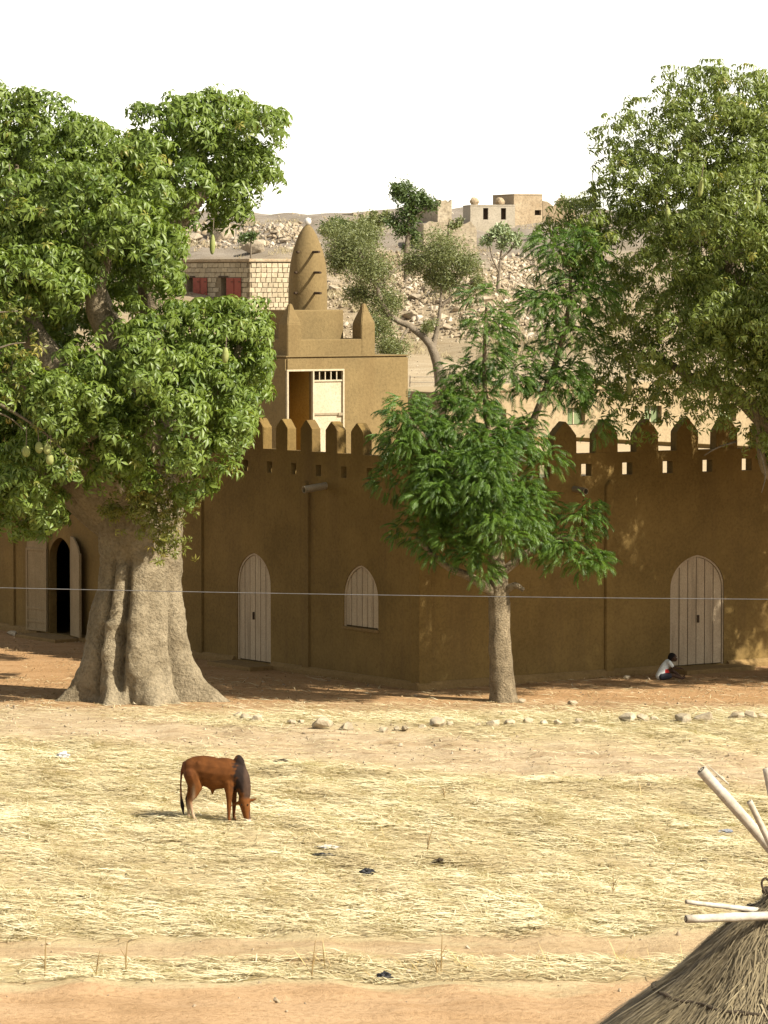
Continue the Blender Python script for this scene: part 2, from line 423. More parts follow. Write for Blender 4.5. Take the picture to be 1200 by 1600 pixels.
# merlon spacing
mL0 = lw(566, 690)[0]; pL = 1.04
leftM = [.46 + .26] + [lw(557, 690)[0] + pL * i + .0 for i in range(0, 22)]
hz0, hz1 = lw(568, 749)[1], lw(568, 731)[1]
for i in range(-1, 22):
    c = leftM[1] + pL * (i + .5)
    if c < .7: continue
    prism_bm(cutL, [(c-.11, hz0), (c+.11, hz0), (c+.11, hz1), (c-.11, hz1)], 'x', -1, 2)
pR = 1.21
rM0 = rw(884, 690)[0]
rightM = [rM0 + pR * i for i in range(-3, 17)]
kz0, kz1 = rw(912, 744)[1], rw(912, 725)[1]
for m_ in rightM:
    c = m_ + pR * .5
    if c < .5: continue
    prism_bm(cutR, [(c-.15, kz0), (c+.15, kz0), (c+.15, kz1), (c-.15, kz1)], 'y', -1, 2)
prism_bm(cutR, arch(dr0, dr1, drz0, drz1, (dr1-dr0)*.5), 'y', -1, DREC)
def box_mesh(*a):
    bm = bmesh.new(); box_bm(bm, *a); return bm_mesh('wall', bm)
wallL = link('wall', boolean(box_mesh(0, WT, 0, LEN_L, -.3, SILL), cutL, M['banco']), mosque)
wallR = link('wall', boolean(box_mesh(WT, LEN_R, 0, WT, -.3, SILL), cutR, M['banco']), mosque)
box('wall', LEN_R - WT, LEN_R - .001, WT, LEN_L, -.3, ROOFZ + .12, M['banco'], mosque)
box('wall', WT, LEN_R - WT, LEN_L - WT, LEN_L - .001, -.3, ROOFZ + .12, M['banco'], mosque)

box('roof', WT, LEN_R - WT, WT, LEN_L - WT, ROOFZ - .3, ROOFZ, M['roofclay'], mosque)
# dark interior partition so that the open doorway looks into a real dim room
box('partition', 6.0, 6.25, WT, LEN_L - WT, -.2, ROOFZ - .3, M['banco'], mosque)
box('interior_floor', WT, LEN_R - WT, WT, LEN_L - WT, -.2, .06, M['plinth'], mosque)

def merlon_mesh(hw, th, h, sh, along, seed, q=.5):
    bm = bmesh.new()
    prof = [(-hw, -.02), (hw, -.02), (hw*.98, sh), (hw*.55, sh + (h-sh)*q), (.02, h), (-.02, h), (-hw*.55, sh + (h-sh)*q), (-hw*.98, sh)]
    prism_bm(bm, prof, along, 0, th)
    bmesh.ops.bevel(bm, geom=bm.edges[:], offset=.022, segments=2, affect='EDGES', profile=.6)
    rs = random.Random(seed)
    for v in bm.verts:
        v.co += Vector((rs.uniform(-1, 1), rs.uniform(-1, 1), rs.uniform(-1, 1))) * .006
    return bm_mesh('merlon', bm, M['banco'])
mh = TIP - SILL
mlm = [merlon_mesh(.255, .25, mh, mh*.72, 'x', i) for i in range(3)]
mrm = [merlon_mesh(.33, .25, mh*1.03, mh*.60, 'y', 10 + i, .52) for i in range(3)]
for i, c in enumerate(leftM):
    if c > LEN_L - .4 or (i > 0 and c < .9): continue
    link('merlon', mlm[i % 3], mosque, (.003 + random.uniform(0, .01), c, SILL + random.uniform(-.02, .01)))
for i, c in enumerate(rightM):
    if c < .9 or c > LEN_R - .4: continue
    link('merlon', mrm[i % 3], mosque, (c, .003 + random.uniform(0, .01), SILL + random.uniform(-.02, .01)))
# corner merlon
bm = bmesh.new(); prism_bm(bm, [(0, -.02), (.44, -.02), (.43, mh*.7), (.22, mh*1.05), (.01, mh*.7)], 'y', .004, .44)
bmesh.ops.bevel(bm, geom=bm.edges[:], offset=.02, segments=2, affect='EDGES')
link('merlon', bm_mesh('merlon', bm, M['banco']), mosque, (.004, 0, SILL))

# pilasters: narrow strips a few cm proud of the wall
def pil_l(px, w_, ztop, out=.05):
    t = lw(px, 950)[0]
    bm = bmesh.new(); prism_bm(bm, [(t-w_/2, .1), (t+w_/2, .1), (t+w_/2, ztop-.15), (t, ztop), (t-w_/2, ztop-.15)], 'x', -out, .02)
    bmesh.ops.bevel(bm, geom=[e for e in bm.edges], offset=.018, segments=2, affect='EDGES')
    link('pilaster', bm_mesh('pilaster', bm, M['banco']), mosque)
def pil_r(px, w_, ztop, out=.05):
    t = rw(px, 950)[0]
    bm = bmesh.new(); prism_bm(bm, [(t-w_/2, .1), (t+w_/2, .1), (t+w_/2, ztop-.15), (t, ztop), (t-w_/2, ztop-.15)], 'y', -out, .02)
    bmesh.ops.bevel(bm, geom=[e for e in bm.edges], offset=.018, segments=2, affect='EDGES')
    link('pilaster', bm_mesh('pilaster', bm, M['banco']), mosque)
for px in (479, 313, 188, 20): pil_l(px, .30, hz0 - .12)
for px in (951, 1245): pil_r(px, .26, kz0 - .1, .07)
box('pilaster', -.05, .30, -.05, .30, -.2, hz0 - .1, M['banco'], mosque, .02)
# plinth
def plinth_bm(along, a0, a1):
    bm = bmesh.new(); prism_bm(bm, [(-.13, -.3), (.02, -.3), (.02, .19), (-.03, .18), (-.10, .10)], along, a0, a1); return bm
link('plinth', bm_mesh('plinth', plinth_bm('y', .0, dl0 - .1), M['plinth']), mosque)
link('plinth', bm_mesh('plinth', plinth_bm('y', dl1 + .1, ol0 - .5), M['plinth']), mosque)
link('plinth', bm_mesh('plinth', plinth_bm('y', ol1 + .5, LEN_L), M['plinth']), mosque)
link('plinth', bm_mesh('plinth', plinth_bm('x', -.12, dr0 - .1), M['plinth']), mosque)
link('plinth', bm_mesh('plinth', plinth_bm('x', dr1 + .1, LEN_R), M['plinth']), mosque)

def plank_door(name, s0, s1, z0, z1, rise, along, nplank, label=None, handle=True, planes=None):
    """planks individually, along: 'y' = left wall (local y), 'x' = right wall (local x)"""
    ax = 'x' if along == 'y' else 'y'
    d0 = .045; d1 = .07
    prof = arch(s0+.004, s1-.004, z0+.003, z1-.004, rise)
    bm = bmesh.new(); prism_bm(bm, prof, ax, d1, DREC - .004)
    door = link(name, bm_mesh(name, bm, M['gap']), mosque)
    if label: door['label'] = label
    # arched frame band
    bm = bmesh.new(); outer = arch(s0+.002, s1-.002, z0+.002, z1-.002, rise)[1:]; inner = arch(s0+.04, s1-.04, z0, z1-.045, rise)[1:]
    outer.append((s0+.002, z0+.002)); inner.append((s0+.04, z0))
    def P(s, z, a): return (a, s, z) if ax == 'x' else (s, a, z)
    rows = [[bm.verts.new(P(s, z, a)) for s, z in prof_] for prof_, a in ((outer, .066), (outer, .02), (inner, .02), (inner, .066))]
    for r_ in range(3):
        for i in range(len(outer) - 1): bm.faces.new((rows[r_][i], rows[r_][i+1], rows[r_+1][i+1], rows[r_+1][i]))
    bmesh.ops.recalc_face_normals(bm, faces=bm.faces[:])
    link('frame', bm_mesh('frame', bm, M['door_paint']), door)
    e = .042; wd = (s1 - s0 - 2*e) / nplank
    for i in range(nplank):
        a0 = s0 + e + i*wd + .013; a1 = a0 + wd - .026
        pts = [(a0, z0+.03), (a1, z0+.03)]
        for k in range(5):
            s = a1 + (a0 - a1) * k / 4
            pts.append((s, arch_trim(s, s0+e, s1-e, z1-.05, rise)-.006))
        bm = bmesh.new(); prism_bm(bm, pts, ax, d0 - random.uniform(0, .006), d1 - .001)
        link('plank', bm_mesh('plank', bm, M['door_paint']), door)
    if handle:
        sc = (s0 + s1) / 2 + .05; zc = z0 + (z1 - z0) * .42
        if ax == 'x': box('handle', .0, .05, sc-.02, sc+.02, zc-.09, zc+.09, M['dark_wood'], door, .006)
        else: box('handle', sc-.02, sc+.02, .0, .05, zc-.09, zc+.09, M['dark_wood'], door, .006)
    return door
plank_door('door', dl0, dl1, dlz0, dlz1, (dl1-dl0)*.55, 'y', 6, 'tall narrow arched plank door')
plank_door('window_shutter', wl0, wl1, wlz0, wlz1, (wl1-wl0)*.6, 'y', 6, 'arched plank shutter closing a window', handle=False)
plank_door('door', dr0, dr1, drz0, drz1, (dr1-dr0)*.5, 'x', 6, 'wide arched plank door beside the seated child')
box('sill', -.04, .08, wl0-.03, wl1+.03, wlz0-.07, wlz0-.003, M['plinth'], mosque, .012)
# steps
box('step', -.75, -.002, dl0-.25, dl1+.2, -.1, .10, M['plinth'], mosque, .03)
box('step', -.8, -.002, ol0-.5, ol1+.4, -.1, .09, M['plinth'], mosque, .03)
box('step', dr0-.1, dr1+.35, -.75, -.002, -.1, .11, M['plinth'], mosque, .03)
# open door leaves standing out from the left doorway
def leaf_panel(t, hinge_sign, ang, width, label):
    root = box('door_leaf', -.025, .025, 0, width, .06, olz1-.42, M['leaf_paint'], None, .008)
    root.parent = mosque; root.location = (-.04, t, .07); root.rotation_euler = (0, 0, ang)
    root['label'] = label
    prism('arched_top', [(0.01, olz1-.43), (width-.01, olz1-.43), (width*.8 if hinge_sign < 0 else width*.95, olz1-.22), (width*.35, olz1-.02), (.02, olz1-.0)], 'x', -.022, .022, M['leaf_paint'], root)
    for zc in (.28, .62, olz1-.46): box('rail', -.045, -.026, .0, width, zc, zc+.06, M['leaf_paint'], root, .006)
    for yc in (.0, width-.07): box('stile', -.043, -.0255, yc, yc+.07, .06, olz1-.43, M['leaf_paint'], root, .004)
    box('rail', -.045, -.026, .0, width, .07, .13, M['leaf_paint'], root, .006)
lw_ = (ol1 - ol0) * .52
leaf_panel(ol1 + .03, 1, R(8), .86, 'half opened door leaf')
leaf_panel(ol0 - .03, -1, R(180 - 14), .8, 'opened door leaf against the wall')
# spouts
def spout(name, p_local, d, L, r):
    V0, F0 = sweep([Vector(p_local) - Vector(d)*.3, Vector(p_local) + Vector(d)*L], [r, r], 14, 0, 0, cap=False)
    V1, F1 = sweep([Vector(p_local) - Vector(d)*.3, Vector(p_local) + Vector(d)*L], [r*.8, r*.8], 14, 0, 0, cap=False)
    n = len(V0); Fc = F0 + [tuple(i+n for i in f[::-1]) for f in F1]
    for k in range(14):
        k2 = (k+1) % 14; Fc.append((14+k, 14+k2, n+14+k2, n+14+k))
    o = link(name, np_mesh(name, V0 + V1, Fc, M['pipe'], False), mosque)
    return o
t_, z_ = lw(509, 759); spout('drain_spout', (0, t_, z_), Vector((-1, 0, -.12)).normalized(), .62, .085)
t_, z_ = rw(897, 764); spout('drain_spout', (t_, 0, z_), Vector((0, -1, -.08)).normalized(), .45, .075)

# sunlit hall behind the right-hand parapet
pb = at(850, 600, 122)
hall = empty('courtyard_hall', (pb.x - 3.0, pb.y, 0), ROT, 'sunlit mud hall with small green windows behind the battlements', 'building')
hz = at(850, 612, 123).z
cut = bmesh.new()
for k in range(5): box_bm(cut, 1.6 + k*3.1, 2.3 + k*3.1, -1, .25, hz-1.1, hz-.55)
link('wall', boolean(box_mesh(0, 16, 0, 6, -.3, hz), cut, M['pale_wall']), hall)
for k in range(5):
    w_ = box('window', 1.62 + k*3.1, 2.28 + k*3.1, .18, .24, hz-1.08, hz-.57, M['leaf_pale'], hall)
    box('bar', 1.93 + k*3.1, 1.97 + k*3.1, .15, .178, hz-1.08, hz-.57, M['cream_metal'], w_)
box('parapet', -.06, 16.06, -.06, .3, hz + .001, hz + .22, M['pale_wall'], hall, .03)

# ================================================================ MINARET TOWER
TY = 108.0
tc = at(447, 558, TY)
tower = empty('minaret_tower', (tc.x, tc.y, 0), ROT, 'square mud tower with open doorway and bullet shaped minaret on top', 'tower')
def tf(px, py, yl=0.0):
    """point on the tower's front plane shifted back by yl -> local (x, z)"""
    p0 = Vector((tc.x, tc.y, 0)) + Vv * yl
    p = plane_pt(px, py, p0, Vv); return (p - p0).dot(U), p.z
TW = tf(639, 558)[0]; TZ = tc.z
fd0, fd1 = tf(447, 600)[0] + .02, tf(537.5, 600)[0]; fzt = tf(490, 577)[1]; fzb = ROOFZ + .02
fmid = tf(488, 600)[0]
TD = 4.0
cut = bmesh.new(); box_bm(cut, fd0, fmid + .03, -1, 2.2, fzb, fzt - .0)
box_bm(cut, fmid + .05, fd1, -1, .5, fzb, fzt)
bm = bmesh.new(); box_bm(bm, 0, TW, 0, TD, -.2, TZ)
bmesh.ops.bevel(bm, geom=bm.edges[:], offset=.05, segments=3, affect='EDGES')
link('base', boolean(bm_mesh('base', bm), cut, M['banco_tower']), tower)
# the ochre room inside
bm = bmesh.new()
x0, x1 = fd0 + .002, fmid + .027
for quad in (((x0,.2,fzb),(x0,2.19,fzb),(x0,2.19,fzt),(x0,.2,fzt)), ((x0,2.19,fzb),(x1,2.19,fzb),(x1,2.19,fzt),(x0,2.19,fzt)), ((x1,.2,fzb),(x1,2.19,fzb),(x1,2.19,fzt),(x1,.2,fzt))):
    bm.faces.new([bm.verts.new(q) for q in quad])
link('room_lining', bm_mesh('room_lining', bm, M['ochre']), tower)
df = empty('door', (0, 0, 0)); df.parent = tower
df = box('door', fmid + .06, fd1 - .055, .03, .06, fzb + .02, fzt - .32, M['cream_metal'], tower, .004); df['label'] = 'closed cream metal leaf with barred top'
bpy.data.objects.remove(bpy.data.objects['door.002']) if 'door.002' in bpy.data.objects and bpy.data.objects['door.002'].type == 'EMPTY' else None
for a in (fd0, fmid, fd1 - .05): box('frame', a, a + .05, -.03, .07, fzb, fzt - .052, M['cream_metal'], df, .006)
box('frame', fd0, fd1, -.03, .07, fzt - .05, fzt, M['cream_metal'], df, .006)
box('rail', fmid + .052, fd1 - .052, -.005, .027, fzt - .34, fzt - .295, M['cream_metal'], df, .004)
zr = tf(510, 647)[1]
box('rail', fmid + .052, fd1 - .052, .0, .028, zr - .03, zr + .03, M['pipe'], df, .004)
for k in range(1, 5):
    xx = fmid + .05 + (fd1 - fmid - .1) * k / 5
    box('bar', xx - .014, xx + .014, .0, .028, fzt - .293, fzt - .053, M['cream_metal'], df)
box('latch', fd1 - .20, fd1 - .06, -.03, -.001, zr - .05, zr + .03, M['pipe'], df, .006)
# second tier
y2 = .35
a0 = tf(450, 545, y2)[0]; a1 = tf(585, 545, y2)[0]
pz = tf(520, 530, y2)[1]; tipz = tf(570, 473, y2)[1]; bz = tf(500, 484, y2 + .9)[1]
D2 = 2.7; wt2 = .32
box('parapet', a0 + .04, a1 - .04, y2, y2 + wt2, TZ - .03, pz, M['banco_tower'], tower, .03)
box('parapet', a0 + .0, a0 + wt2, y2 + .35, y2 + D2, TZ - .03, pz + .01, M['banco_tower'], tower, .03)
box('parapet', a1 - wt2, a1, y2 + .35, y2 + D2, TZ - .03, pz + .01, M['banco_tower'], tower, .03)
box('parapet', a0 + .04, a1 - .04, y2 + D2 - .3, y2 + D2 + .02, TZ - .03, pz, M['banco_tower'], tower, .03)
box('ledge', -.006, TW + .006, -.006, TD + .006, TZ - .005, TZ + .025, M['banco_tower'], tower, .01)
pwd = .46; ph_ = tipz - TZ
bm = bmesh.new(); rows = []
for hw_, z in ((pwd/2, 0), (pwd/2, ph_*.62), (pwd*.40, ph_*.72), (pwd*.22, ph_*.87), (.045, ph_)):
    rows.append([bm.verts.new((sx*hw_, sy*hw_, z)) for sx, sy in ((-1, -1), (1, -1), (1, 1), (-1, 1))])
for r_ in range(4):
    for k in range(4): bm.faces.new((rows[r_][k], rows[r_][(k+1) % 4], rows[r_+1][(k+1) % 4], rows[r_+1][k]))
bm.faces.new(rows[-1]); bm.faces.new(rows[0][::-1])
bmesh.ops.bevel(bm, geom=[e for e in bm.edges], offset=.02, segments=2, affect='EDGES')
pm = bm_mesh('pinnacle', bm, M['banco_tower'])
for (px_, py_) in ((a0 + pwd/2 - .02, y2 + .22), (a1 - pwd/2 + .02, y2 + .22), (a0 + pwd/2 - .02, y2 + D2 - .25), (a1 - pwd/2 + .02, y2 + D2 - .25)):
    link('pinnacle', pm, tower, (px_, py_, TZ - .02))
b0 = tf(467, 500, y2 + .7)[0] - .35; b1 = tf(537, 500, y2 + .7)[0]
box('pedestal', b0, b1, y2 + .7, y2 + D2 - .55, TZ, bz, M['banco_tower'], tower, .04)
# bullet shaft
my = y2 + .7 + .75
mc = tf(481, 480, my)[0]; mz0 = bz - .03
prof_px = [(487, 30.5), (470, 30.8), (455, 30.6), (440, 30.2), (427, 29.5), (412, 28), (400, 25.5), (390, 23), (380, 19.5), (370, 15.5), (362, 11.5), (356, 7.5), (352, 3.5), (351, 0.01)]
sc_ = ppm(TY + 1.3)
Vs = []; Fs = []; NS = 40
zz = [tf(481, y_, my)[1] for y_, _ in prof_px]
for i, (y_, r_) in enumerate(prof_px):
    for k in range(NS):
        a = 2*math.pi*k/NS; rr = r_/sc_ * (1 + .012*math.sin(3*a + i*.7) + .008*math.sin(7*a - i))
        Vs.append((rr*math.cos(a), rr*math.sin(a), zz[i] - mz0))
for i in range(len(prof_px)-1):
    for k in range(NS): k2 = (k+1) % NS; Fs.append((i*NS+k, i*NS+k2, (i+1)*NS+k2, (i+1)*NS+k))
shaft = link('minaret', np_mesh('minaret', Vs, Fs, M['banco_tower'], True), tower, (mc, my, mz0))
def shaft_r(z): return np.interp(z, zz, [r/sc_ for _, r in prof_px])
for (ypx, angs) in ((394, (-103, -168)), (426, (-103, -168)), (458, (-103, -168))):
    for ia, ang in enumerate(angs):
        z = tf(481, ypx, my)[1]; r_ = float(shaft_r(z)); a = R(ang) if ia == 0 else R(ang + 8)
        d = Vector((math.cos(a - ROT*0), math.sin(a - ROT*0), 0))
        p = d * (r_ - .05); p.z = z - mz0
        V_, F_ = sweep([p, p + d*(.52 if ia == 0 else .14)], [.038, .034], 8, .15, int(ypx))
        link('projecting_beam', np_mesh('projecting_beam', V_, F_, M['dark_wood']), shaft)
bm = bmesh.new(); bmesh.ops.create_uvsphere(bm, u_segments=20, v_segments=14, radius=.10)
for v in bm.verts: v.co.z *= 1.12
link('egg_finial', bm_mesh('egg_finial', bm, M['egg'], True), shaft, (0, 0, zz[-1] - mz0 + .085))

# ================================================================ LEAF TOOLS
def frame_from(nrm, spin):
    """(N,3) normals + spin -> (N,3,3) matrices with columns x,y,z"""
    z = nrm / np.linalg.norm(nrm, axis=1, keepdims=True)
    ref = np.where(np.abs(z[:, 2:3]) > .95, np.array([[1., 0, 0]]), np.array([[0., 0, 1]]))
    x = np.cross(ref, z); x /= np.linalg.norm(x, axis=1, keepdims=True); y = np.cross(z, x)
    c, s = np.cos(spin)[:, None], np.sin(spin)[:, None]
    return np.stack([x*c + y*s, -x*s + y*c, z], -1)
def palmate(nl, L, W, droop, seed):
    rs = np.random.default_rng(seed); V = []; Fc = []
    for i in range(nl):
        a = 2*math.pi*(i + rs.uniform(-.25, .25))/nl; dr = droop + rs.uniform(-.25, .25)
        l_ = L * rs.uniform(.75, 1.1); w_ = W * rs.uniform(.85, 1.15)
        h = np.array([math.cos(a), math.sin(a), 0]); sd_ = np.array([-math.sin(a), math.cos(a), 0]); z = np.array([0, 0, 1.])
        d1 = h*math.cos(dr*.5) - z*math.sin(dr*.5); d2 = h*math.cos(dr*1.25) - z*math.sin(dr*1.25)
        b = h*.01; m_ = b + d1*l_*.5; t = m_ + d2*l_*.5
        lift = z*w_*.25
        k = len(V); V += [b, m_ + sd_*w_*.5 + lift, m_, m_ - sd_*w_*.5 + lift, t]
        Fc += [(k, k+2, k+1), (k, k+3, k+2), (k+1, k+2, k+4), (k+2, k+3, k+4)]
    return np.array(V), np.array(Fc)
def pinnate(npair, L, lw2, ww, seed):
    """leaf axis along +z, flat across x, upper side +y"""
    rs = np.random.default_rng(seed); V = []; Fc = []; pts = []
    y = z = 0; ang = .30
    for i in range(npair + 1):
        pts.append((y, z, ang)); z += L/npair*math.cos(ang); y += L/npair*math.sin(ang); ang -= 1.0/npair
    for i, (py_, pz_, a) in enumerate(pts[1:]):
        tap = .6 + .55*math.sin(math.pi*min(1, (i+1)/npair*.92))
        t_ = np.array([0, math.sin(a), math.cos(a)])
        for sgn in (-1, 1):
            d = t_*.62 + np.array([sgn*.72, -.28 + rs.uniform(-.2, .15), 0]); d /= np.linalg.norm(d)
            b = np.array([0, py_, pz_]); l_ = lw2*tap*rs.uniform(.8, 1.1)
            k = len(V); V += [b, b + d*l_*.45 + t_*ww*.5, b + d*l_*.45 - t_*ww*.5, b + d*l_ - np.array([0, .015, 0])]
            Fc += [(k, k+1, k+3), (k, k+3, k+2)]
    k = len(V); V += [np.array([.004, 0, 0]), np.array([-.004, 0, 0]), np.array([0, *pts[npair//2][:2]]), np.array([0, *pts[-1][:2]])]
    Fc += [(k, k+1, k+2), (k, k+2, k+3)]
    return np.array(V), np.array(Fc)
def scatter(templates, pos, nrm, scale, seed, var=None, axial=False):
    rs = np.random.default_rng(seed); N = len(pos); spin = rs.normal(0, .5, N) if axial else rs.random(N)*2*math.pi
    Mx = frame_from(nrm, spin) * scale[:, None, None]
    if var is None: var = np.clip(rs.beta(2, 2.2, N), 0, 1)
    Vo = []; Fo = []; A = []; base = 0
    which = rs.integers(0, len(templates), N)
    for ti, (tv, tf_) in enumerate(templates):
        sel = np.where(which == ti)[0]
        if not len(sel): continue
        P = np.einsum('nij,vj->nvi', Mx[sel], tv) + pos[sel][:, None, :]
        Vo.append(P.reshape(-1, 3)); nv = len(tv)
        f = (tf_[None] + (np.arange(len(sel))*nv)[:, None, None]).reshape(-1, 3) + base
        Fo.append(f); A.append(np.repeat(var[sel], nv)); base += len(sel)*nv
    return np.concatenate(Vo), np.concatenate(Fo), np.concatenate(A), Mx, which, var
def crown_points(blobs, spacing, subr, per, seed, squash=.85, updown=.5, lean=.75):
    rs = np.random.default_rng(seed); pos = []; nrm = []; shade = []
    for c, r in blobs:
        c = np.array(c); n_sub = max(4, int(4*math.pi*r*r/spacing**2))
        for i in range(n_sub):
            u = 1 - 2*(i + rs.random())/n_sub; th = i*2.39996 + rs.uniform(-.5, .5)
            d = np.array([math.sqrt(max(0, 1-u*u))*math.cos(th), math.sqrt(max(0, 1-u*u))*math.sin(th), u])
            if d[2] < -.45 and rs.random() < .55: continue
            if rs.random() < .12: continue
            s = c + d*r*rs.uniform(.62, 1.0)*np.array([1, 1, squash]); sr = rs.uniform(*subr)
            n_ = int(per*(sr/subr[1])**2) + 3
            ax = d*.6 + np.array([0, 0, .6]); ax /= np.linalg.norm(ax)
            q = rs.normal(size=(n_, 3)); q /= np.linalg.norm(q, axis=1, keepdims=True)
            q = q + ax*lean; q /= np.linalg.norm(q, axis=1, keepdims=True)
            pos.append(s + q*sr*rs.uniform(.55, 1.05, (n_, 1))*np.array([1, 1, .75]))
            nrm.append(q*.75 + np.array([0, 0, updown]) + rs.normal(size=(n_, 3))*.22)
            shade.append(np.full(n_, rs.uniform(-.18, .18)))
    pos = np.concatenate(pos); nrm = np.concatenate(nrm); shade = np.concatenate(shade)
    return pos, nrm, shade
def px_of(P):
    rel = P - np.array(EYE); fw = rel @ np.array(FWD)
    return 600 + rel[:, 0]/fw*F, 800 - (rel @ np.array(UP))/fw*F
def build_crown(root, base, templates, tmeshes, pos, nrm, shade, smin, smax, mat, seed, n_ind=300, keep=None, axial=False):
    rs = np.random.default_rng(seed + 5)
    if keep is not None:
        k_ = keep(*px_of(pos), pos); pos, nrm, shade = pos[k_], nrm[k_], shade[k_]
    scale = rs.uniform(smin, smax, len(pos)); var = np.clip(rs.beta(2, 2.3, len(pos)) + shade, 0, 1)
    x, y = px_of(pos); inview = (x > 8) & (x < 1192) & (y > 8) & (y < 1592)
    # the individually built leaves: the front-most ones in each patch of the view
    order = np.where(inview)[0]; order = order[np.argsort(pos[order, 1])]
    seen = {}; ind = []
    for i in order:
        key = (int(x[i]//22), int(y[i]//22))
        if key in seen: continue
        seen[key] = 1; ind.append(i)
        if len(ind) >= 4*n_ind: break
    rs.shuffle(ind); ind = np.array(ind[:n_ind], dtype=int)
    mask = np.ones(len(pos), bool); mask[ind] = False
    V_, F_, A_, *_ = scatter(templates, pos[mask] - base, nrm[mask], scale[mask], seed, var[mask], axial)
    crown = link('crown', np_mesh('crown', V_, F_, mat, False, {'var': A_}), root); crown['kind'] = 'stuff'
    Mi = frame_from(nrm[ind], rs.normal(0, .5, len(ind)) if axial else rs.random(len(ind))*6.28) * scale[ind][:, None, None] if len(ind) else []
    for j, i in enumerate(ind):
        o = link('leaf', tmeshes[j % len(tmeshes)], crown)
        m4 = Matrix([[*Mi[j][0], pos[i][0]-base[0]], [*Mi[j][1], pos[i][1]-base[1]], [*Mi[j][2], pos[i][2]-base[2]], [0, 0, 0, 1]])
        o.matrix_local = m4
    return crown, len(pos)
def tmesh(templates, mat, name='leaf', vals=(.3, .45, .55, .65)):
    out = []
    for i, (tv, tf_) in enumerate(templates):
        out.append(np_mesh(name, tv, tf_, mat, False, {'var': np.full(len(tv), vals[i % len(vals)])}))
    return out
def blobs_px(lst, Y0):
    out = []
    for px, py, r, dY in lst:
        p = at(px, py, Y0 + dY); out.append(((p.x, p.y, p.z), r/ppm(Y0 + dY)))
    return out

# ================================================================ BIG BAOBAB
B0 = gnd(213, 1092); BY = B0.y
base = np.array([B0.x, B0.y, 0.0])
baobab = empty('baobab_tree', tuple(base), 0, 'massive baobab with swollen folded trunk and thick green crown', 'tree')
def trunk_mesh():
    prof = [(-.25, 102), (0.0, 96), (.12, 92), (.3, 87), (.6, 82), (1.0, 78), (1.5, 74), (2.0, 70), (2.4, 65), (2.7, 63), (3.36, 63), (4.05, 67), (4.8, 72), (5.4, 70), (6.1, 50)]
    zs = np.concatenate([np.linspace(-.25, 1.2, 30), np.linspace(1.25, 6.1, 66)])
    pz_ = [p[0] for p in prof]; pr_ = [p[1]/ppm(BY) for p in prof]
    NT = 168; V = []
    def g(a, c, w_): 
        d = (a - c + math.pi) % (2*math.pi) - math.pi
        return math.exp(-(d/w_)**2)
    for z in zs:
        r0 = float(np.interp(z, pz_, pr_)); low = max(0, 1 - max(z, 0)/1.15)
        cx = np.interp(z, [0, 1.5, 3.0, 4.5, 6], [0, .03, .12, .08, -.1])
        for k in range(NT):
            a = 2*math.pi*k/NT            # angle: phi measured from the camera-facing direction
            r_ = r0
            # root buttresses
            but = .46*g(a, R(74), .20) + .26*g(a, R(20), .18) + .32*g(a, R(-22), .16) + .32*g(a, R(-74), .16) + .35*g(a, R(140), .3) + .4*g(a, R(-140), .3) + .22*g(a, R(45), .2)
            r_ += (low**1.7)*(but*2.0 - .22)
            mid = math.exp(-((z - .9)/1.3)**2)
            # vertical folds
            fold = .075*math.sin(5*a + .8 + .25*z) + .04*math.sin(9*a + 2.1 - .3*z)
            r_ *= 1 + fold*(.35 + .65*mid)
            gz1 = 1/(1 + math.exp(-(z - 1.78)*14)) * 1/(1 + math.exp((z - 3.0)*7))
            r_ -= .32*gz1*(g(a, R(-15), .075) + g(a, R(-42), .07))
            r_ += .07*gz1*g(a, R(-28), .12)
            gz2 = 1/(1 + math.exp((z - 1.68)*14)) * 1/(1 + math.exp(-(z - .15)*9))
            r_ -= .36*gz2*(g(a, R(-17), .10) + .8*g(a, R(-47), .07))
            r_ += .09*gz2*g(a, R(-33), .16) + .06*gz2*g(a, R(-64), .16)
            r_ += .10*math.exp(-((z - 1.74)/.07)**2)*g(a, R(-30), .30)      # lip
            r_ -= .18*(1/(1 + math.exp((z - 2.3)*3)))*(g(a, R(53), .09)) 
            r_ -= .08*math.exp(-((z - .2)/.35)**2)*g(a, R(-3), .06)
            r_ -= .07*math.exp(-((z - 3.05)/.10)**2)*g(a, R(-20), .5)
            p = Vector((r_*math.sin(a), -r_*math.cos(a), z))
            nn = mnoise.fractal(p*2.3, .9, 2.1, 5); n2 = mnoise.fractal(Vector((p.x*6, p.y*6, p.z*9)), .8, 2.0, 3)
            r_ += .06*nn + .022*n2 * (.4 + .6*mid)
            # wrinkles under the crotch
            r_ += .012*math.sin(z*26 + 3*nn + a*2)*math.exp(-((z - 3.3)/.55)**2)
            V.append((cx + r_*math.sin(a), -r_*math.cos(a), z))
    n = len(zs); i_ = np.arange(n*NT).reshape(n, NT)
    Fq = np.stack([i_[:-1], np.roll(i_, -1, 1)[:-1], np.roll(i_, -1, 1)[1:], i_[1:]], -1).reshape(-1, 4)
    return np_mesh('trunk', V, Fq, M['bark_baobab'], True)
trunk = link('trunk', trunk_mesh(), baobab)
def rel(px, py, dY, b=base, Y0=BY):
    p = at(px, py, Y0 + dY); return (p.x - b[0], p.y - b[1], p.z - b[2])
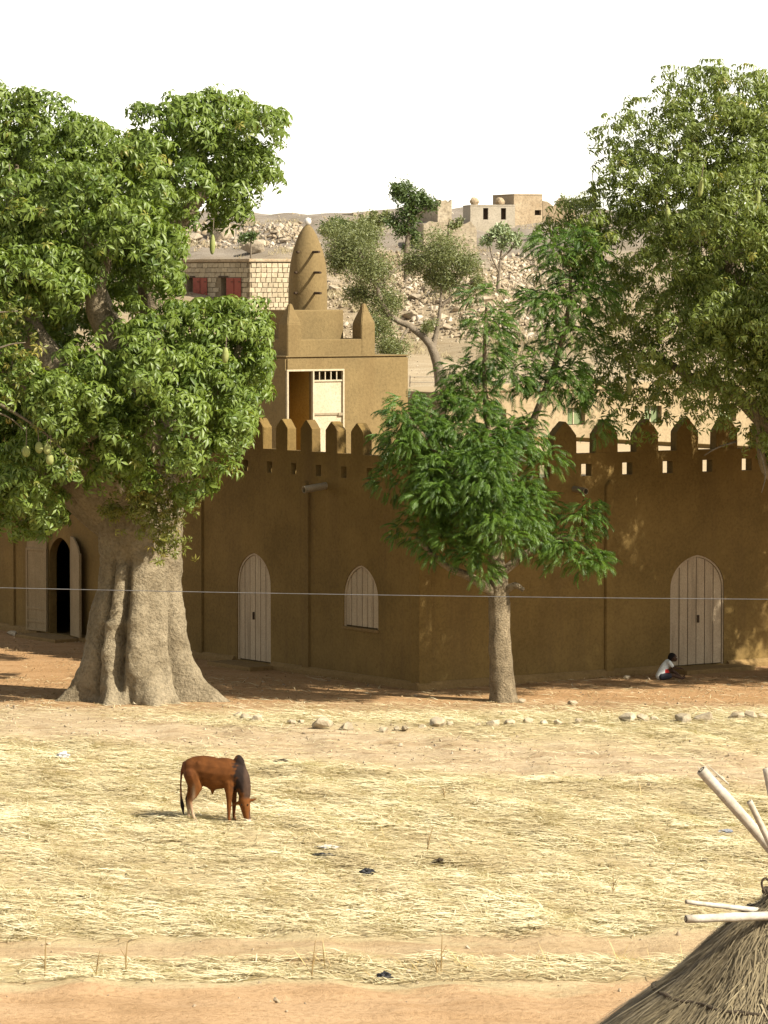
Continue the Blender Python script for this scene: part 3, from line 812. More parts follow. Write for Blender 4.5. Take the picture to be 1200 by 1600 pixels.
limbs = [([rel(190, 800, 0), rel(130, 740, -.4), rel(95, 690, -.8), rel(40, 600, -1.2), rel(-40, 520, -1)], .62, .16),
         ([rel(190, 830, .2), rel(110, 770, .6), rel(60, 740, 1.2), rel(-60, 700, 2)], .45, .12),
         ([rel(225, 800, 0), rel(215, 680, -.6), rel(180, 545, -1.8), rel(150, 470, -2.4), rel(170, 390, -2.2)], .55, .13),
         ([rel(240, 800, .3), rel(255, 650, .8), rel(245, 500, .9), rel(240, 420, .7), rel(290, 335, .4), rel(345, 270, .3)], .55, .10),
         ([rel(250, 790, .2), rel(300, 690, -.6), rel(350, 600, -1.2), rel(375, 540, -1.2)], .38, .07),
         ([rel(235, 780, .6), rel(200, 600, 2.2), rel(150, 450, 3), rel(120, 320, 2.5)], .5, .10),
         ([rel(200, 780, -.3), rel(120, 620, -1.8), rel(75, 560, -2), rel(30, 470, -1.6), rel(20, 330, -.8), rel(25, 220, 0)], .5, .07)]
for i, (pts, r0, r1) in enumerate(limbs): tube('limb', pts, r0, r1, M['bark_baobab'], baobab, 22, 14, .10, i)
palm_t = [palmate(n_, .205, .062, dr, s_) for n_, dr, s_ in ((6, .75, 1), (7, .95, 2), (5, .6, 3), (6, 1.15, 4))]
bl = blobs_px([(25, 215, 85, 0), (130, 262, 72, -1), (-80, 230, 120, 0), (320, 205, 70, 1), (405, 215, 52, .5), (400, 285, 38, .8), (262, 205, 55, 0), (365, 285, 58, 1), (230, 300, 80, -2), (100, 350, 100, -2.5), (195, 395, 78, -3),
                (252, 345, 45, 0), (20, 430, 110, -2), (-110, 420, 150, 0), (330, 545, 80, -2), (255, 560, 85, -3), (365, 510, 55, -1), (385, 600, 45, -1), (200, 610, 95, -4), (300, 665, 85, -3.5),
                (325, 735, 52, -2.5), (352, 660, 45, -2), (235, 715, 60, -3.5), (60, 690, 105, 0), (40, 790, 62, 2), (-80, 650, 150, 0), (120, 640, 70, -2), (45, 455, 60, -4), (100, 635, 60, -4.5), (30, 620, 70, -4.5), (55, 745, 70, -3.5), (15, 800, 50, -2), (90, 780, 40, -1.5), (150, 700, 60, -3.5), (180, 740, 45, -3), (-60, 760, 90, -2), (225, 435, 42, -1.5),
                (150, 300, 120, 3.5), (300, 280, 80, 3), (50, 550, 140, 4), (270, 600, 80, 3.5), (320, 680, 55, 2), (210, 430, 60, 6), (195, 330, 85, 6), (310, 590, 65, 6), (325, 650, 55, 6), (100, 500, 120, 7), (220, 640, 80, 7), (0, 450, 150, 6), (355, 610, 40, 6)], BY)
pos, nrm, sh = crown_points(bl, .88, (.46, .82), 56, 11, .85, .5, .95)
def keep_b(x, y, P):
    r_ = np.random.default_rng(3).random(len(x))
    k = (x < 452 - 12*r_) & ~((x > 438) & (y > 330)) & ~((x > 400) & (y > 330) & (y < 460)) & ~((x > 290) & (y > 372) & (y < 462))
    k &= ~((x > 120) & (x < 200) & (y > 465) & (y < 550) & (r_ < .75)) & ~((x > 60) & (x < 120) & (y > 540) & (y < 585) & (r_ < .6)) & ~((x > 265) & (x < 330) & (y > 300) & (y < 345) & (r_ < .6))
    k &= ~((x > 425) & (y > 480)) & ~((x > 405) & (y > 620)) & ~((x > 378) & (y > 690))
    k &= ~((x > 130) & (x < 290) & (y > 795)) & ~((x > 345) & (y > 740)) & (y < 840) & ~((x > 110) & (x < 190) & (y > 770))
    return k
crown, nb = build_crown(baobab, base, palm_t, tmesh(palm_t, M['leaf_baobab']), pos, nrm, sh, .8, 1.32, M['leaf_baobab'], 21, 300, keep_b)
# the hanging spray in front of the trunk and the drier near branch
def spray(root, b, pts, Y0, spread, n_, seed, mat, smin=.7, smax=1.05):
    rs = np.random.default_rng(seed); P = []
    for px, py, r, dY in pts:
        c = np.array(at(px, py, Y0 + dY)); k = max(4, int(n_*r/40))
        P.append(c + rs.normal(size=(k, 3))*r/ppm(Y0)*spread)
    P = np.concatenate(P); nr = rs.normal(size=P.shape)*.5 + np.array([0, -.35, .6])
    V_, F_, A_, *_ = scatter(palm_t, P - b, nr, rs.uniform(smin, smax, len(P)), seed)
    o = link('foliage_spray', np_mesh('foliage_spray', V_, F_, mat, False, {'var': A_}), root); o['kind'] = 'stuff'; return o
spray(baobab, base, [(235, 770, 60, -2.2), (250, 815, 50, -2.2), (262, 848, 32, -2.2), (225, 800, 45, -2.2), (172, 800, 18, -2.0), (280, 780, 40, -2.0), (225, 750, 50, -2.4)], BY, .42, 70, 5, M['leaf_baobab_dry'], .6, .9)
sp = spray(baobab, base, [(15, 500, 40, -5), (45, 545, 35, -5), (25, 590, 30, -5), (15, 640, 30, -5), (60, 650, 18, -5), (92, 690, 15, -5), (108, 722, 13, -5)], BY, .5, 22, 6, M['leaf_baobab_dry'], .55, .85)
br = [([rel(-60, 600, -5), rel(0, 632, -5), rel(50, 662, -5), rel(85, 690, -5), rel(112, 722, -5)], .045, .012), ([rel(-30, 640, -5), rel(10, 650, -5), rel(38, 672, -5)], .025, .01),
      ([rel(-40, 560, -5), rel(10, 540, -5), rel(40, 535, -5)], .03, .01), ([rel(-40, 490, -5), rel(0, 488, -5), rel(28, 486, -5)], .028, .01)]
for i, (p, r0, r1) in enumerate(br): tube('twig', p, r0, r1, M['bark_grey'], baobab, 12, 6, .1, 40 + i)
def fruit_mesh(L, W, seed):
    bm = bmesh.new(); bmesh.ops.create_uvsphere(bm, u_segments=14, v_segments=10, radius=1)
    for v in bm.verts:
        t = v.co.z; k = 1 - .12*t; v.co = Vector((v.co.x*W*k, v.co.y*W*k, t*L))
    me = bm_mesh('fruit', bm, M['fruit'], True); return me
fm1 = fruit_mesh(.125, .085, 1); fm2 = fruit_mesh(.22, .062, 2); fm3 = fruit_mesh(.17, .075, 3)
def fruit(root, b, Y0, px, py, dY, me, stem):
    p = Vector(rel(px, py, dY, b, Y0)); o = link('fruit', me, root, p); o.rotation_euler = (random.uniform(-.15, .15), random.uniform(-.15, .15), 0)
    V_, F_ = sweep([Vector((0, 0, .08)), Vector((.01, 0, .08 + stem))], [.012, .01], 6)
    link('stem', np_mesh('stem', V_, F_, M['bark_grey']), o)
for px, py, st in ((41, 705, .45), (61, 699, .4), (74, 701, .22), (78, 717, .42)): fruit(baobab, base, BY, px, py, -5.1, fm1, st)
for px, py, dY, me, st in ((352, 555, -4.2, fm3, .3), (332, 382, -1.2, fm2, .5), (18, 290, -2.2, fm1, .4)): fruit(baobab, base, BY, px, py, dY, me, st)

# ================================================================ NEEM
N0 = gnd(787, 1096); NY = N0.y; nb_ = np.array([N0.x, N0.y, 0.0])
neem = empty('neem_tree', tuple(nb_), 0, 'straight trunked neem with dense dark feathery crown before the corner', 'tree')
def nrel(px, py, dY): return rel(px, py, dY, nb_, NY)
pth = curve_path([nrel(787, 1106, 0), nrel(785, 1070, 0), nrel(781, 1000, 0), nrel(780, 940, 0), nrel(778, 900, 0), nrel(770, 820, .2), nrel(765, 720, .3)], 60)
rad = list(np.interp(np.linspace(0, 1, 60), [0, .04, .12, .3, .5, .6, 1], [.40, .345, .285, .245, .225, .21, .10]))
Vt, Ft = sweep(pth, rad, 36, 0, 3)
Vt = [v + Vector((v.x - 0, v.y, 0)).normalized()*(.03*mnoise.fractal(Vector((v.x*7, v.y*7, v.z*2.2)), .9, 2, 4)) for v in Vt]
link('trunk', np_mesh('trunk', Vt, Ft, M['bark_neem'], True), neem)
nl = [([nrel(781, 935, 0), nrel(740, 905, -.3), nrel(690, 880, -.5), nrel(650, 840, -.7)], .13, .04),
      ([nrel(781, 930, 0), nrel(803, 915, -.2), nrel(818, 922, -.3)], .10, .05),
      ([nrel(778, 900, 0), nrel(830, 860, 0), nrel(880, 840, .1), nrel(920, 860, .1)], .11, .03),
      ([nrel(772, 830, 0), nrel(800, 740, .4), nrel(840, 640, .6), nrel(870, 560, .8), nrel(890, 470, .9), nrel(890, 400, .9)], .11, .03),
      ([nrel(770, 810, 0), nrel(765, 700, 0), nrel(757, 600, .1), nrel(758, 520, .2), nrel(760, 470, .2)], .09, .02),
      ([nrel(772, 830, 0), nrel(720, 750, -.5), nrel(660, 680, -.8), nrel(630, 640, -.9)], .10, .03),
      ([nrel(770, 800, .3), nrel(740, 760, 1.5), nrel(700, 700, 2), nrel(690, 660, 2)], .09, .03)]
for i, (p, r0, r1) in enumerate(nl): tube('limb', p, r0, r1, M['bark_neem'], neem, 16, 9, .12, 60 + i)
pin_t = [pinnate(7, .27, .085, .026, s_) for s_ in (1, 2, 3)]
nbl = blobs_px([(725, 765, 62, -1), (655, 690, 40, -.8), (622, 650, 26, -.8), (635, 745, 30, -.3), (655, 825, 32, -.2), (700, 855, 36, -.8), (745, 878, 28, -1), (800, 800, 48, -1), (838, 855, 36, -.5),
                (890, 862, 28, 0), (912, 808, 16, 0), (925, 884, 12, 0), (790, 700, 34, -.3), (735, 675, 46, -.5), (685, 640, 30, 0), (745, 615, 32, .2), (757, 560, 26, .2), (762, 510, 24, .2), (760, 470, 14, .2), (835, 735, 28, .2), (822, 672, 20, .4),
                (725, 760, 62, 1.6), (795, 800, 52, 1.6), (680, 720, 44, 1.6), (620, 690, 22, .5), (690, 790, 40, -1.4), (770, 740, 40, -1.4), (770, 840, 36, -1.6),
                (885, 395, 40, .8), (848, 480, 32, .8), (900, 465, 38, 1), (893, 540, 40, .9), (875, 600, 34, .8), (925, 640, 28, .9), (832, 555, 24, .6), (796, 585, 22, .4), (850, 615, 20, .7), (720, 590, 20, .3), (865, 430, 28, .8)], NY)
nbl = [(c, r*1.02) for c, r in nbl]
pos, nrm, sh = crown_points(nbl, .56, (.24, .46), 54, 31, .95, 0, .7)
nrm = nrm*np.array([.95, .95, .6]) + np.array([0, -.1, -.33])
def keep_n(x, y, P):
    return (y < 915) & ~((x < 700) & (y > 890)) & ~((x < 640) & (y > 850))
crown, nn_ = build_crown(neem, nb_, pin_t, tmesh(pin_t, M['leaf_neem']), pos, nrm, sh, .75, 1.2, M['leaf_neem'], 33, 300, keep_n, True)

# ================================================================ POD TREE (right)
PY = 90.0; PB = np.array([11.3, PY + 1.0, 0.0])
pod = empty('pod_tree', tuple(PB), 0, 'tall spreading tree with olive leaves and long hanging green pods', 'tree')
def prel(px, py, dY): return rel(px, py, dY, PB, PY)
Vt, Ft = sweep([Vector((0, 0, -.3)), Vector((0, 0, .2)), Vector((0, 0, 1)), Vector((-.05, 0, 2.5)), Vector((-.1, 0, 4.5)), Vector((-.1, .1, 6.5))], [1.5, 1.25, 1.05, .95, .85, .6], 30, .12, 5)
link('trunk', np_mesh('trunk', Vt, Ft, M['bark_baobab'], True), pod)
pl = [([(-.1, 0, 5.2), prel(1250, 600, -.5), prel(1170, 470, -1), prel(1100, 330, -1.2), prel(1080, 180, -.4)], .45, .06),
      ([(-.1, 0, 4.6), prel(1230, 690, -.6), prel(1150, 615, -.8), prel(1080, 590, -.5), prel(1030, 555, .3)], .30, .05),
      ([(0, 0, 5.5), prel(1330, 400, 0), prel(1270, 250, 0), prel(1210, 150, 0)], .45, .07),
      ([(.1, 0, 5.5), prel(1500, 450, 1), prel(1600, 400, 1)], .45, .08),
      ([(0, 0, 5.2), prel(1290, 480, 1.5), prel(1150, 390, 2.5), prel(1040, 370, 2.4)], .4, .07),
      ([(-.1, 0, 4.4), prel(1260, 760, -.8), prel(1200, 740, -1.2), prel(1186, 680, -1.6), prel(1180, 620, -1.8)], .16, .05)]
for i, (p, r0, r1) in enumerate(pl): tube('limb', p, r0, r1, M['bark_baobab'], pod, 20, 12, .12, 80 + i)
slim_t = [palmate(n_, .20, .046, dr, s_) for n_, dr, s_ in ((6, .85, 11), (7, 1.05, 12), (5, .7, 13), (6, 1.25, 14))]
pbl = blobs_px([(1085, 155, 58, 0), (1030, 190, 48, 0), (1140, 225, 62, 0), (1215, 165, 72, 0), (960, 235, 36, 1), (1000, 290, 70, -1), (1100, 300, 85, -2), (1200, 280, 90, -1), (945, 330, 48, 1), (885, 365, 42, 1.5),
                (1000, 400, 85, -2), (1120, 400, 85, -3), (1200, 430, 95, -3), (930, 455, 62, 0), (1040, 520, 82, -2), (1150, 540, 85, -3), (1000, 600, 58, 0), (1080, 630, 52, -1), (1160, 625, 55, -2), (1215, 600, 80, -2),
                (950, 610, 40, 1), (1190, 690, 26, -2), (1120, 670, 26, -2), (990, 670, 24, -.2), (1160, 170, 60, -1), (1190, 240, 70, -2), (1120, 200, 60, -1.5), (1050, 330, 70, -2.5), (1160, 330, 80, -3.5), (1080, 470, 70, -3.5), (960, 380, 55, -1), (1180, 520, 70, -4), (1100, 580, 55, -3), (1040, 260, 60, -1), (1250, 350, 100, -3),
                (1320, 200, 140, 0), (1350, 400, 180, 0), (1300, 600, 120, 0), (1480, 350, 190, 0), (1480, 550, 150, 2), (1600, 450, 140, 2), (1300, 330, 150, 4), (1150, 340, 110, 4), (1050, 450, 95, 3.5), (1400, 300, 170, 5), (1250, 480, 120, 5), (1450, 450, 170, 5.5), (1650, 300, 170, 2), (1700, 480, 170, 4), (1560, 620, 120, 3), (1420, 650, 110, 1), (1580, 250, 150, 4), (1800, 400, 160, 4), (1350, 650, 90, 4), (1250, 600, 90, 4), (1100, 612, 42, 2), (1180, 622, 46, 2.5), (1260, 622, 56, 2), (1330, 650, 60, 2), (1420, 690, 70, 2.5), (1040, 600, 40, 2), (1300, 520, 85, -3), (1300, 640, 85, -3), (1420, 560, 130, -3), (1400, 700, 90, -2), (1540, 520, 130, -3), (1295, 725, 70, -1), (1330, 770, 70, .5), (1420, 780, 80, .5), (1560, 680, 120, -1), (1300, 700, 75, 2), (1680, 560, 130, -2), (1205, 690, 34, 0), (960, 520, 46, 0), (990, 560, 42, .2), (935, 565, 34, .6), (960, 610, 34, .5), (1010, 500, 50, .5), (1170, 535, 60, -.3), (1260, 450, 90, -.8), (1200, 520, 70, .5), (1110, 480, 60, .5)], PY)  # low blobs out of view to the right, added to shade wall and soil
for c_, r_ in (((8.3, 89.6, 7.9), 1.1), ((9.6, 89.0, 9.0), 1.2), ((10.8, 88.2, 10.3), 1.4), ((11.0, 91.7, 7.8), 1.2), ((12.5, 90.8, 9.4), 1.3), ((9.6, 90.6, 7.8), 1.2), ((11, 89.8, 9.2), 1.3), ((12.6, 89.2, 10.6), 1.4), ((10.2, 88.6, 8.0), 1.1), ((7.4, 90.2, 6.8), .7)):  # extra foliage balls added along the sun's path to shade the mosque corner
    c_ = (c_[0], c_[1] - 3.7, c_[2]); pbl += [(c_, r_), (c_, r_*.5)]
pos, nrm, sh = crown_points(pbl, .92, (.44, .80), 40, 51, .85, .5, .9)
def keep_p(x, y, P):
    r_ = np.random.default_rng(4).random(len(x))
    return ~((x > 840) & (x < 1180) & (y > 640) & (r_ < .6)) & ~((y > 560) & (x < 1190) & (r_ < .3)) & ~((x < 915) & (y < 310)) & (y < 735) & ~((x < 1010) & (y < 150)) & ~((x < 900) & (y > 420)) & ~((x < 1100) & (y > 700))
crown, np_ = build_crown(pod, PB, slim_t, tmesh(slim_t, M['leaf_pod']), pos, nrm, sh, .75, 1.2, M['leaf_pod'], 53, 300, keep_p)
for px, py, dY in ((1095, 292, -4.3), (1184, 312, -4.2), (983, 602, -1.5), (1112, 612, -2.5), (1044, 335, -3), (928, 300, 0)): fruit(pod, PB, PY, px, py, dY, fm2, .4)
for i, p in enumerate(([prel(1186, 700, -2.2), prel(1196, 740, -2.2), prel(1190, 770, -2.2)], [prel(1150, 690, -2), prel(1120, 700, -2.2), prel(1100, 712, -2.2)])): tube('twig', p, .03, .01, M['bark_grey'], pod, 8, 6, .1, 90 + i)

# ================================================================ FAR TREES
def card_leaves(N, size, seed):
    t = [(np.array([[0, 0, 0], [.5*.35, .5, .05], [0, 1, -.05], [-.5*.35, .5, .05]])*size, np.array([[0, 1, 2], [0, 2, 3]]))]
    return t
def far_tree(name, label, px, py_base, Y, stems, blobs, mat, n_leaf, size, seed, bark='bark_grey', zb=None, group=None, sparse=.5):
    p = at(px, py_base, Y); z = tz(p.x, Y) if zb is None else zb; b = np.array([p.x, Y, z])
    root = empty(name, tuple(b), 0, label, 'tree', group)
    def fr(q): 
        o = at(q[0], q[1], Y + q[2]); return Vector((o.x - b[0], o.y - b[1], o.z - b[2]))
    for i, (pts, r0, r1) in enumerate(stems):
        P = [fr(q) for q in pts]
        if i == 0: P = [Vector((P[0].x*.6, 0, -.15))] + P
        tube('trunk' if i == 0 else 'limb', P, r0, r1, M[bark], root, 18, 8, .15, seed + i)
    rs = np.random.default_rng(seed); P = []; Nn = []
    tot = sum(q[2]**2 for q in blobs)
    for bx, by, r, dY in blobs:
        c = np.array(at(bx, by, Y + dY)); rr = r/ppm(Y); k = int(n_leaf*r*r/tot)
        ns = max(3, int(k/26)); d = rs.normal(size=(ns, 3)); d /= np.linalg.norm(d, axis=1, keepdims=True)
        cs = c + d*rr*rs.uniform(.3, 1, (ns, 1))*np.array([1, 1, .8])
        q = cs[rs.integers(0, ns, k)] + rs.normal(size=(k, 3))*rr*.2*sparse/.5
        P.append(q); Nn.append(rs.normal(size=(k, 3)) + np.array([0, 0, .4]))
    P = np.concatenate(P); Nn = np.concatenate(Nn)
    V_, F_, A_, *_ = scatter(card_leaves(1, size, 0), P - b, Nn, rs.uniform(.6, 1.3, len(P)), seed)
    cr = link('crown', np_mesh('crown', V_, F_, M[mat], False, {'var': A_}), root); cr['kind'] = 'stuff'
    return root
far_tree('acacia_tree', 'leaning acacia with forked grey trunk and thin feathery crown behind the tower', 692, 640, 150,
         [([(688, 610, 0), (683, 570, 0), (670, 535, 0), (640, 510, 0), (605, 490, -.3), (585, 440, -.5), (560, 390, -.5)], .24, .05),
          ([(676, 545, 0), (683, 515, .2), (688, 480, .3), (690, 420, .4)], .12, .03), ([(640, 510, 0), (620, 540, -.5), (600, 560, -.8)], .07, .02), ([(590, 450, -.4), (620, 420, 0), (660, 405, .5)], .08, .02), ([(688, 480, .3), (720, 450, .5), (740, 440, .5)], .06, .02)],
         [(545, 385, 42, 0), (580, 420, 40, -.5), (530, 410, 22, 0), (600, 470, 32, 0), (590, 510, 28, -.5), (610, 545, 30, -.8), (570, 365, 32, 1), (645, 410, 24, .5), (690, 395, 42, .5), (730, 415, 26, .5), (680, 430, 24, .8), (745, 445, 16, .8), (670, 510, 14, 0), (520, 360, 20, 1), (560, 460, 24, .5), (700, 440, 24, .5)], 'leaf_acacia', 52000, .105, 101)
far_tree('dark_tree', 'dark dense tree rising above the stony hill crest', 636, 395, 285,
         [([(636, 395, 0), (638, 370, 0), (640, 340, 0), (640, 305, 0)], .3, .1), ([(638, 350, 0), (660, 330, 0), (680, 322, 0)], .15, .05)],
         [(630, 302, 22, 0), (618, 295, 12, 0), (650, 318, 20, 0), (672, 318, 14, 0), (640, 335, 20, 0), (632, 358, 18, 0), (645, 372, 14, 0), (658, 305, 10, 0), (635, 388, 8, 0), (612, 345, 12, 0)], 'leaf_dark', 5200, .30, 111)
far_tree('pale_shrub_tree', 'small pale leaved tree with several bare stems on the rubble slope', 778, 450, 266,
         [([(778, 448, 0), (780, 425, 0), (783, 395, 0), (790, 365, 0)], .14, .04), ([(780, 425, 0), (770, 405, 0), (765, 385, 0)], .09, .03), ([(782, 405, 0), (798, 390, 0), (806, 375, 0)], .09, .03)],
         [(785, 360, 14, 0), (770, 368, 14, 0), (800, 368, 14, 0), (760, 380, 10, 0), (808, 380, 9, 0), (785, 380, 14, 0)], 'leaf_pale', 1500, .30, 121)
for i, (lab, px, py, Y, bb, mt, n_) in enumerate((
        ('rounded green bush on the skyline right of the egg finial', 523, 372, 300, [(523, 352, 18, 0), (508, 358, 12, 0), (540, 355, 14, 0)], 'leaf_dark', 1500),
        ('loose green bush at the foot of the dark crest tree', 585, 362, 292, [(585, 345, 18, 0), (570, 350, 12, 0), (600, 340, 12, 0)], 'leaf_acacia', 1500),
        ('hazy grey green bush beside the brown block on the crest', 895, 338, 330, [(885, 318, 16, 0), (905, 315, 18, 0), (925, 320, 16, 0)], 'leaf_acacia', 1400),
        ('low green shrub on the ledge above the stone house', 392, 380, 292, [(392, 371, 9, 0), (380, 374, 7, 0)], 'leaf_dark', 500),
        ('wispy shrub among rubble below the pale tree', 700, 360, 300, [(708, 352, 9, 0), (715, 346, 7, 0)], 'leaf_acacia', 350))):
    far_tree('bush', lab, px, py, Y, [([(px, py, 0), (px, py - 8, 0), (px + 3, py - 18, 0)], .08, .03)], bb, mt, n_, .28, 130 + i*7)

# ================================================================ STONE HOUSE on the slope
HY = 264.0; hp = at(390, 408, HY); hbase = tz(hp.x, HY) - .4; htop = hp.z
house = empty('stone_house', (hp.x, hp.y, hbase), R(38), 'flat roofed house of pale stone blocks with red shutters', 'house')
hh = htop - hbase; LL, LR = 8.6, 6.5
cut = bmesh.new()
hn = Vector((math.cos(R(38)), math.sin(R(38)), 0)); hv = Vector((-math.sin(R(38)), math.cos(R(38)), 0))
def hl(px, py):
    p = plane_pt(px, py, hp, hn); return (p - hp).dot(hv), p.z - hbase
wins = []
for (pxa, pxb) in ((303, 291), (355, 344)):
    a, zt = hl(pxa, 434); b_, _ = hl(pxb, 434); zb = hl(pxa, 471)[1]; wins.append((a, b_, zb, zt))
    prism_bm(cut, [(a, zb), (b_, zb), (b_, zt), (a, zt)], 'x', -1, .5)
link('wall', boolean(box_mesh(.06, LR, .06, LL, -.6, hh - .05), cut, M['mortar']), house)
box('roof', -.12, LR + .12, -.12, LL + .12, hh - .048, hh + .16, M['mud_far'], house, .05)
blm = []
for k in range(4):
    bm = bmesh.new(); box_bm(bm, -.5, .5, -.5, .5, -.5, .5); rs = random.Random(k)
    for v in bm.verts: v.co += Vector([rs.uniform(-.07, .07) for _ in range(3)])
    blm.append(bm_mesh('stone_block', bm, M['block']))
rowh = .33; nrow = int(hh/rowh); cnt = 0
for r_ in range(nrow):
    z = hh - .1 - rowh*(r_ + .5)
    s = -.02 if r_ % 2 else .14
    while s < LR - .3 and cnt < 300:                        # bright side wall
        wd = random.uniform(.36, .52)
        if s + wd < LR:
            o = link('stone_block', random.choice(blm), house, (s + wd/2, .05, z)); o.scale = (wd - .05, .12, rowh - .05); cnt += 1
        s += wd
    s = .12 if r_ % 2 else .3
    while s < LL - .3 and cnt < 300:
        wd = random.uniform(.5, .72)
        if s + wd < LL and not any(s < b_ + .08 and s + wd > a - .08 and z + .16 > zb and z - .16 < zt for a, b_, zb, zt in wins):
            o = link('stone_block', random.choice(blm), house, (.05, s + wd/2, z)); o.scale = (.12, wd - .06, rowh - .05); cnt += 1
        s += wd
for (pxa, pxb) in ((314, 303), (325, 314.5), (367, 355), (378, 367.5)):
    a, zt = hl(pxa, 434); b_, _ = hl(pxb, 434); zb = hl(pxa, 471)[1]
    sh_ = box('shutter', -.10, -.05, a + .02, b_ - .02, zb, zt, M['red_paint'], house, .01)
    box('hinge', -.12, -.101, a + .05, a + .3, zt - .3, zt - .25, M['dark_wood'], sh_)
for a, b_, zb, zt in wins:
    w_ = box('window_frame', -.04, .12, a - .08, a - .002, zb, zt, M['dark_wood'], house)
    box('lintel', -.05, .12, a - .15, b_ + .15, zt + .002, zt + .12, M['dark_wood'], house)

# crest buildings
def far_building(name, label, px0, px1, pyt, pyb, Y, depth, mat, openings=(), rz=R(12), parapet=False, group=None, ruin=False):
    p = at(px0, pyb, Y); q = at(px1, pyb, Y); zt = at(px0, pyt, Y).z; zg = min(tz(p.x, Y), tz(q.x, Y), p.z) - .5
    root = empty(name, (p.x, Y, zg), rz, label, 'building', group); Wd = (q.x - p.x)/math.cos(rz); hgt = zt - zg
    cut = bmesh.new(); op = []
    for (a, b_, t, bt) in openings:
        xa = (a - px0)/(px1 - px0)*Wd; xb = (b_ - px0)/(px1 - px0)*Wd; za = at(px0, bt, Y).z - zg; zb = at(px0, t, Y).z - zg
        op.append((xa, xb, za, zb)); box_bm(cut, xa, xb, -1, .7, za, zb)
    if ruin:
        rr_ = random.Random(int(px0)); n_ = max(5, int(Wd/.45)); pr = [(0, -.5), (Wd, -.5)] + [(Wd*(1 - k/n_), hgt - rr_.uniform(0, .45) - (.5 if rr_.random() < .15 else 0)) for k in range(n_ + 1)]
        bm = bmesh.new(); prism_bm(bm, pr, 'y', 0, .5); me = bm_mesh('wall', bm)
    else: me = box_mesh(0, Wd, 0, depth, -.5, hgt)
    link('wall', boolean(me, cut, M[mat]) if op else (me.materials.append(M[mat]) or me), root)
    for xa, xb, za, zb in op: box('door' if zb - za > 1.6 else 'window', xa + .02, xb - .02, .45, .52, za, zb, M['dark_wood'], root)
    if ruin: box('side_wall', .002, .5, .501, depth, -.5, hgt - .3, M[mat], root, .05); box('side_wall', Wd - .5, Wd - .002, .501, depth, -.5, hgt - .5, M[mat], root, .05)
    else: box('roof', -.03, Wd + .03, -.03, depth + .03, hgt + .002, hgt + .12, M[mat], root, .05)
    return root, Wd, hgt
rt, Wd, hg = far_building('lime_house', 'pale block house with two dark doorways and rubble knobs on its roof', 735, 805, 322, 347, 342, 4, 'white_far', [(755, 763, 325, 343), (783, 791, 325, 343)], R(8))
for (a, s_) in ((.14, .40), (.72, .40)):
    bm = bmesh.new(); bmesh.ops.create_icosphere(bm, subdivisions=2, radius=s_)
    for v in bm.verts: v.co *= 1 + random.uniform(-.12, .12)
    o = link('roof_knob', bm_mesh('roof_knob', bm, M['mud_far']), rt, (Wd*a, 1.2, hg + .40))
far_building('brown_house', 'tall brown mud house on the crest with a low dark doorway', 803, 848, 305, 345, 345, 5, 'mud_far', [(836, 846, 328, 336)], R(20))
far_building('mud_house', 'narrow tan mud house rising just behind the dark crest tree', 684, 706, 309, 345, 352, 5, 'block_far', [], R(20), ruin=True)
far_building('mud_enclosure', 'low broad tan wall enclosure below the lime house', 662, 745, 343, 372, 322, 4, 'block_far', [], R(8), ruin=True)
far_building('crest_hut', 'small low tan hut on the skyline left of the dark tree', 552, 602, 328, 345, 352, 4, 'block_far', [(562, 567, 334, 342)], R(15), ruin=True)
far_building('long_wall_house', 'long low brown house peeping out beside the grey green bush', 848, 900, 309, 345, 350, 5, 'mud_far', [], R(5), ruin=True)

# ================================================================ ROCKS
def rock_mesh(seed, flat=.7, name='stone', mat='stone', bev=.05, npts=16):
    rs = random.Random(seed); bm = bmesh.new()
    for _ in range(npts):
        v = Vector((rs.gauss(0, 1), rs.gauss(0, 1), rs.gauss(0, 1))).normalized()*rs.uniform(.8, 1.05)
        bm.verts.new((v.x*1.15, v.y*.9, v.z*flat))
    r_ = bmesh.ops.convex_hull(bm, input=bm.verts[:])
    bmesh.ops.delete(bm, geom=[g for g in r_['geom_interior'] if isinstance(g, bmesh.types.BMVert)], context='VERTS')
    loose = [v for v in bm.verts if not v.link_faces]
    if loose: bmesh.ops.delete(bm, geom=loose, context='VERTS')
    bmesh.ops.bevel(bm, geom=bm.edges[:], offset=bev, segments=1, affect='EDGES')
    return bm_mesh(name, bm, M[mat])
rocks = [rock_mesh(100 + i) for i in range(10)]
EDGE = 'stones along the field edge'
st = [(385, 1124, 9), (403, 1127, 11), (372, 1119, 8), (455, 1134, 8), (470, 1132, 7), (505, 1141, 20), (541, 1142, 13), (600, 1143, 9), (635, 1143, 8), (660, 1139, 6), (683, 1135, 15), (703, 1133, 7),
      (770, 1136, 13), (795, 1134, 10), (824, 1131, 11), (850, 1131, 8), (872, 1131, 9), (905, 1130, 8), (978, 1128, 16), (1005, 1127, 11), (1022, 1126, 7), (1068, 1129, 16), (1100, 1126, 15), (1150, 1124, 13), (1174, 1123, 13), (1193, 1122, 8), (620, 1142, 6), (930, 1130, 6), (745, 1137, 6)]
for i, (px, py, r) in enumerate(st):
    p = gnd(px, py); s = 1.1*r/ppm(p.y)
    o = link('stone', rocks[i % 10], None, (p.x, p.y, tz(p.x, p.y) + s*.34)); o.scale = (s, s, s*.95); o.rotation_euler = (random.uniform(-.2, .2), random.uniform(-.2, .2), random.uniform(0, 6.28))
    big = {505: 'largest slab like stone in the row edging the straw field', 978: 'tall pyramid shaped pale stone in the row below the seated child', 683: 'pale lone block stone in the row left of the neem'}
    tag(o, big.get(px, 'pale angular stone in the row edging the straw field'), 'stone', EDGE)
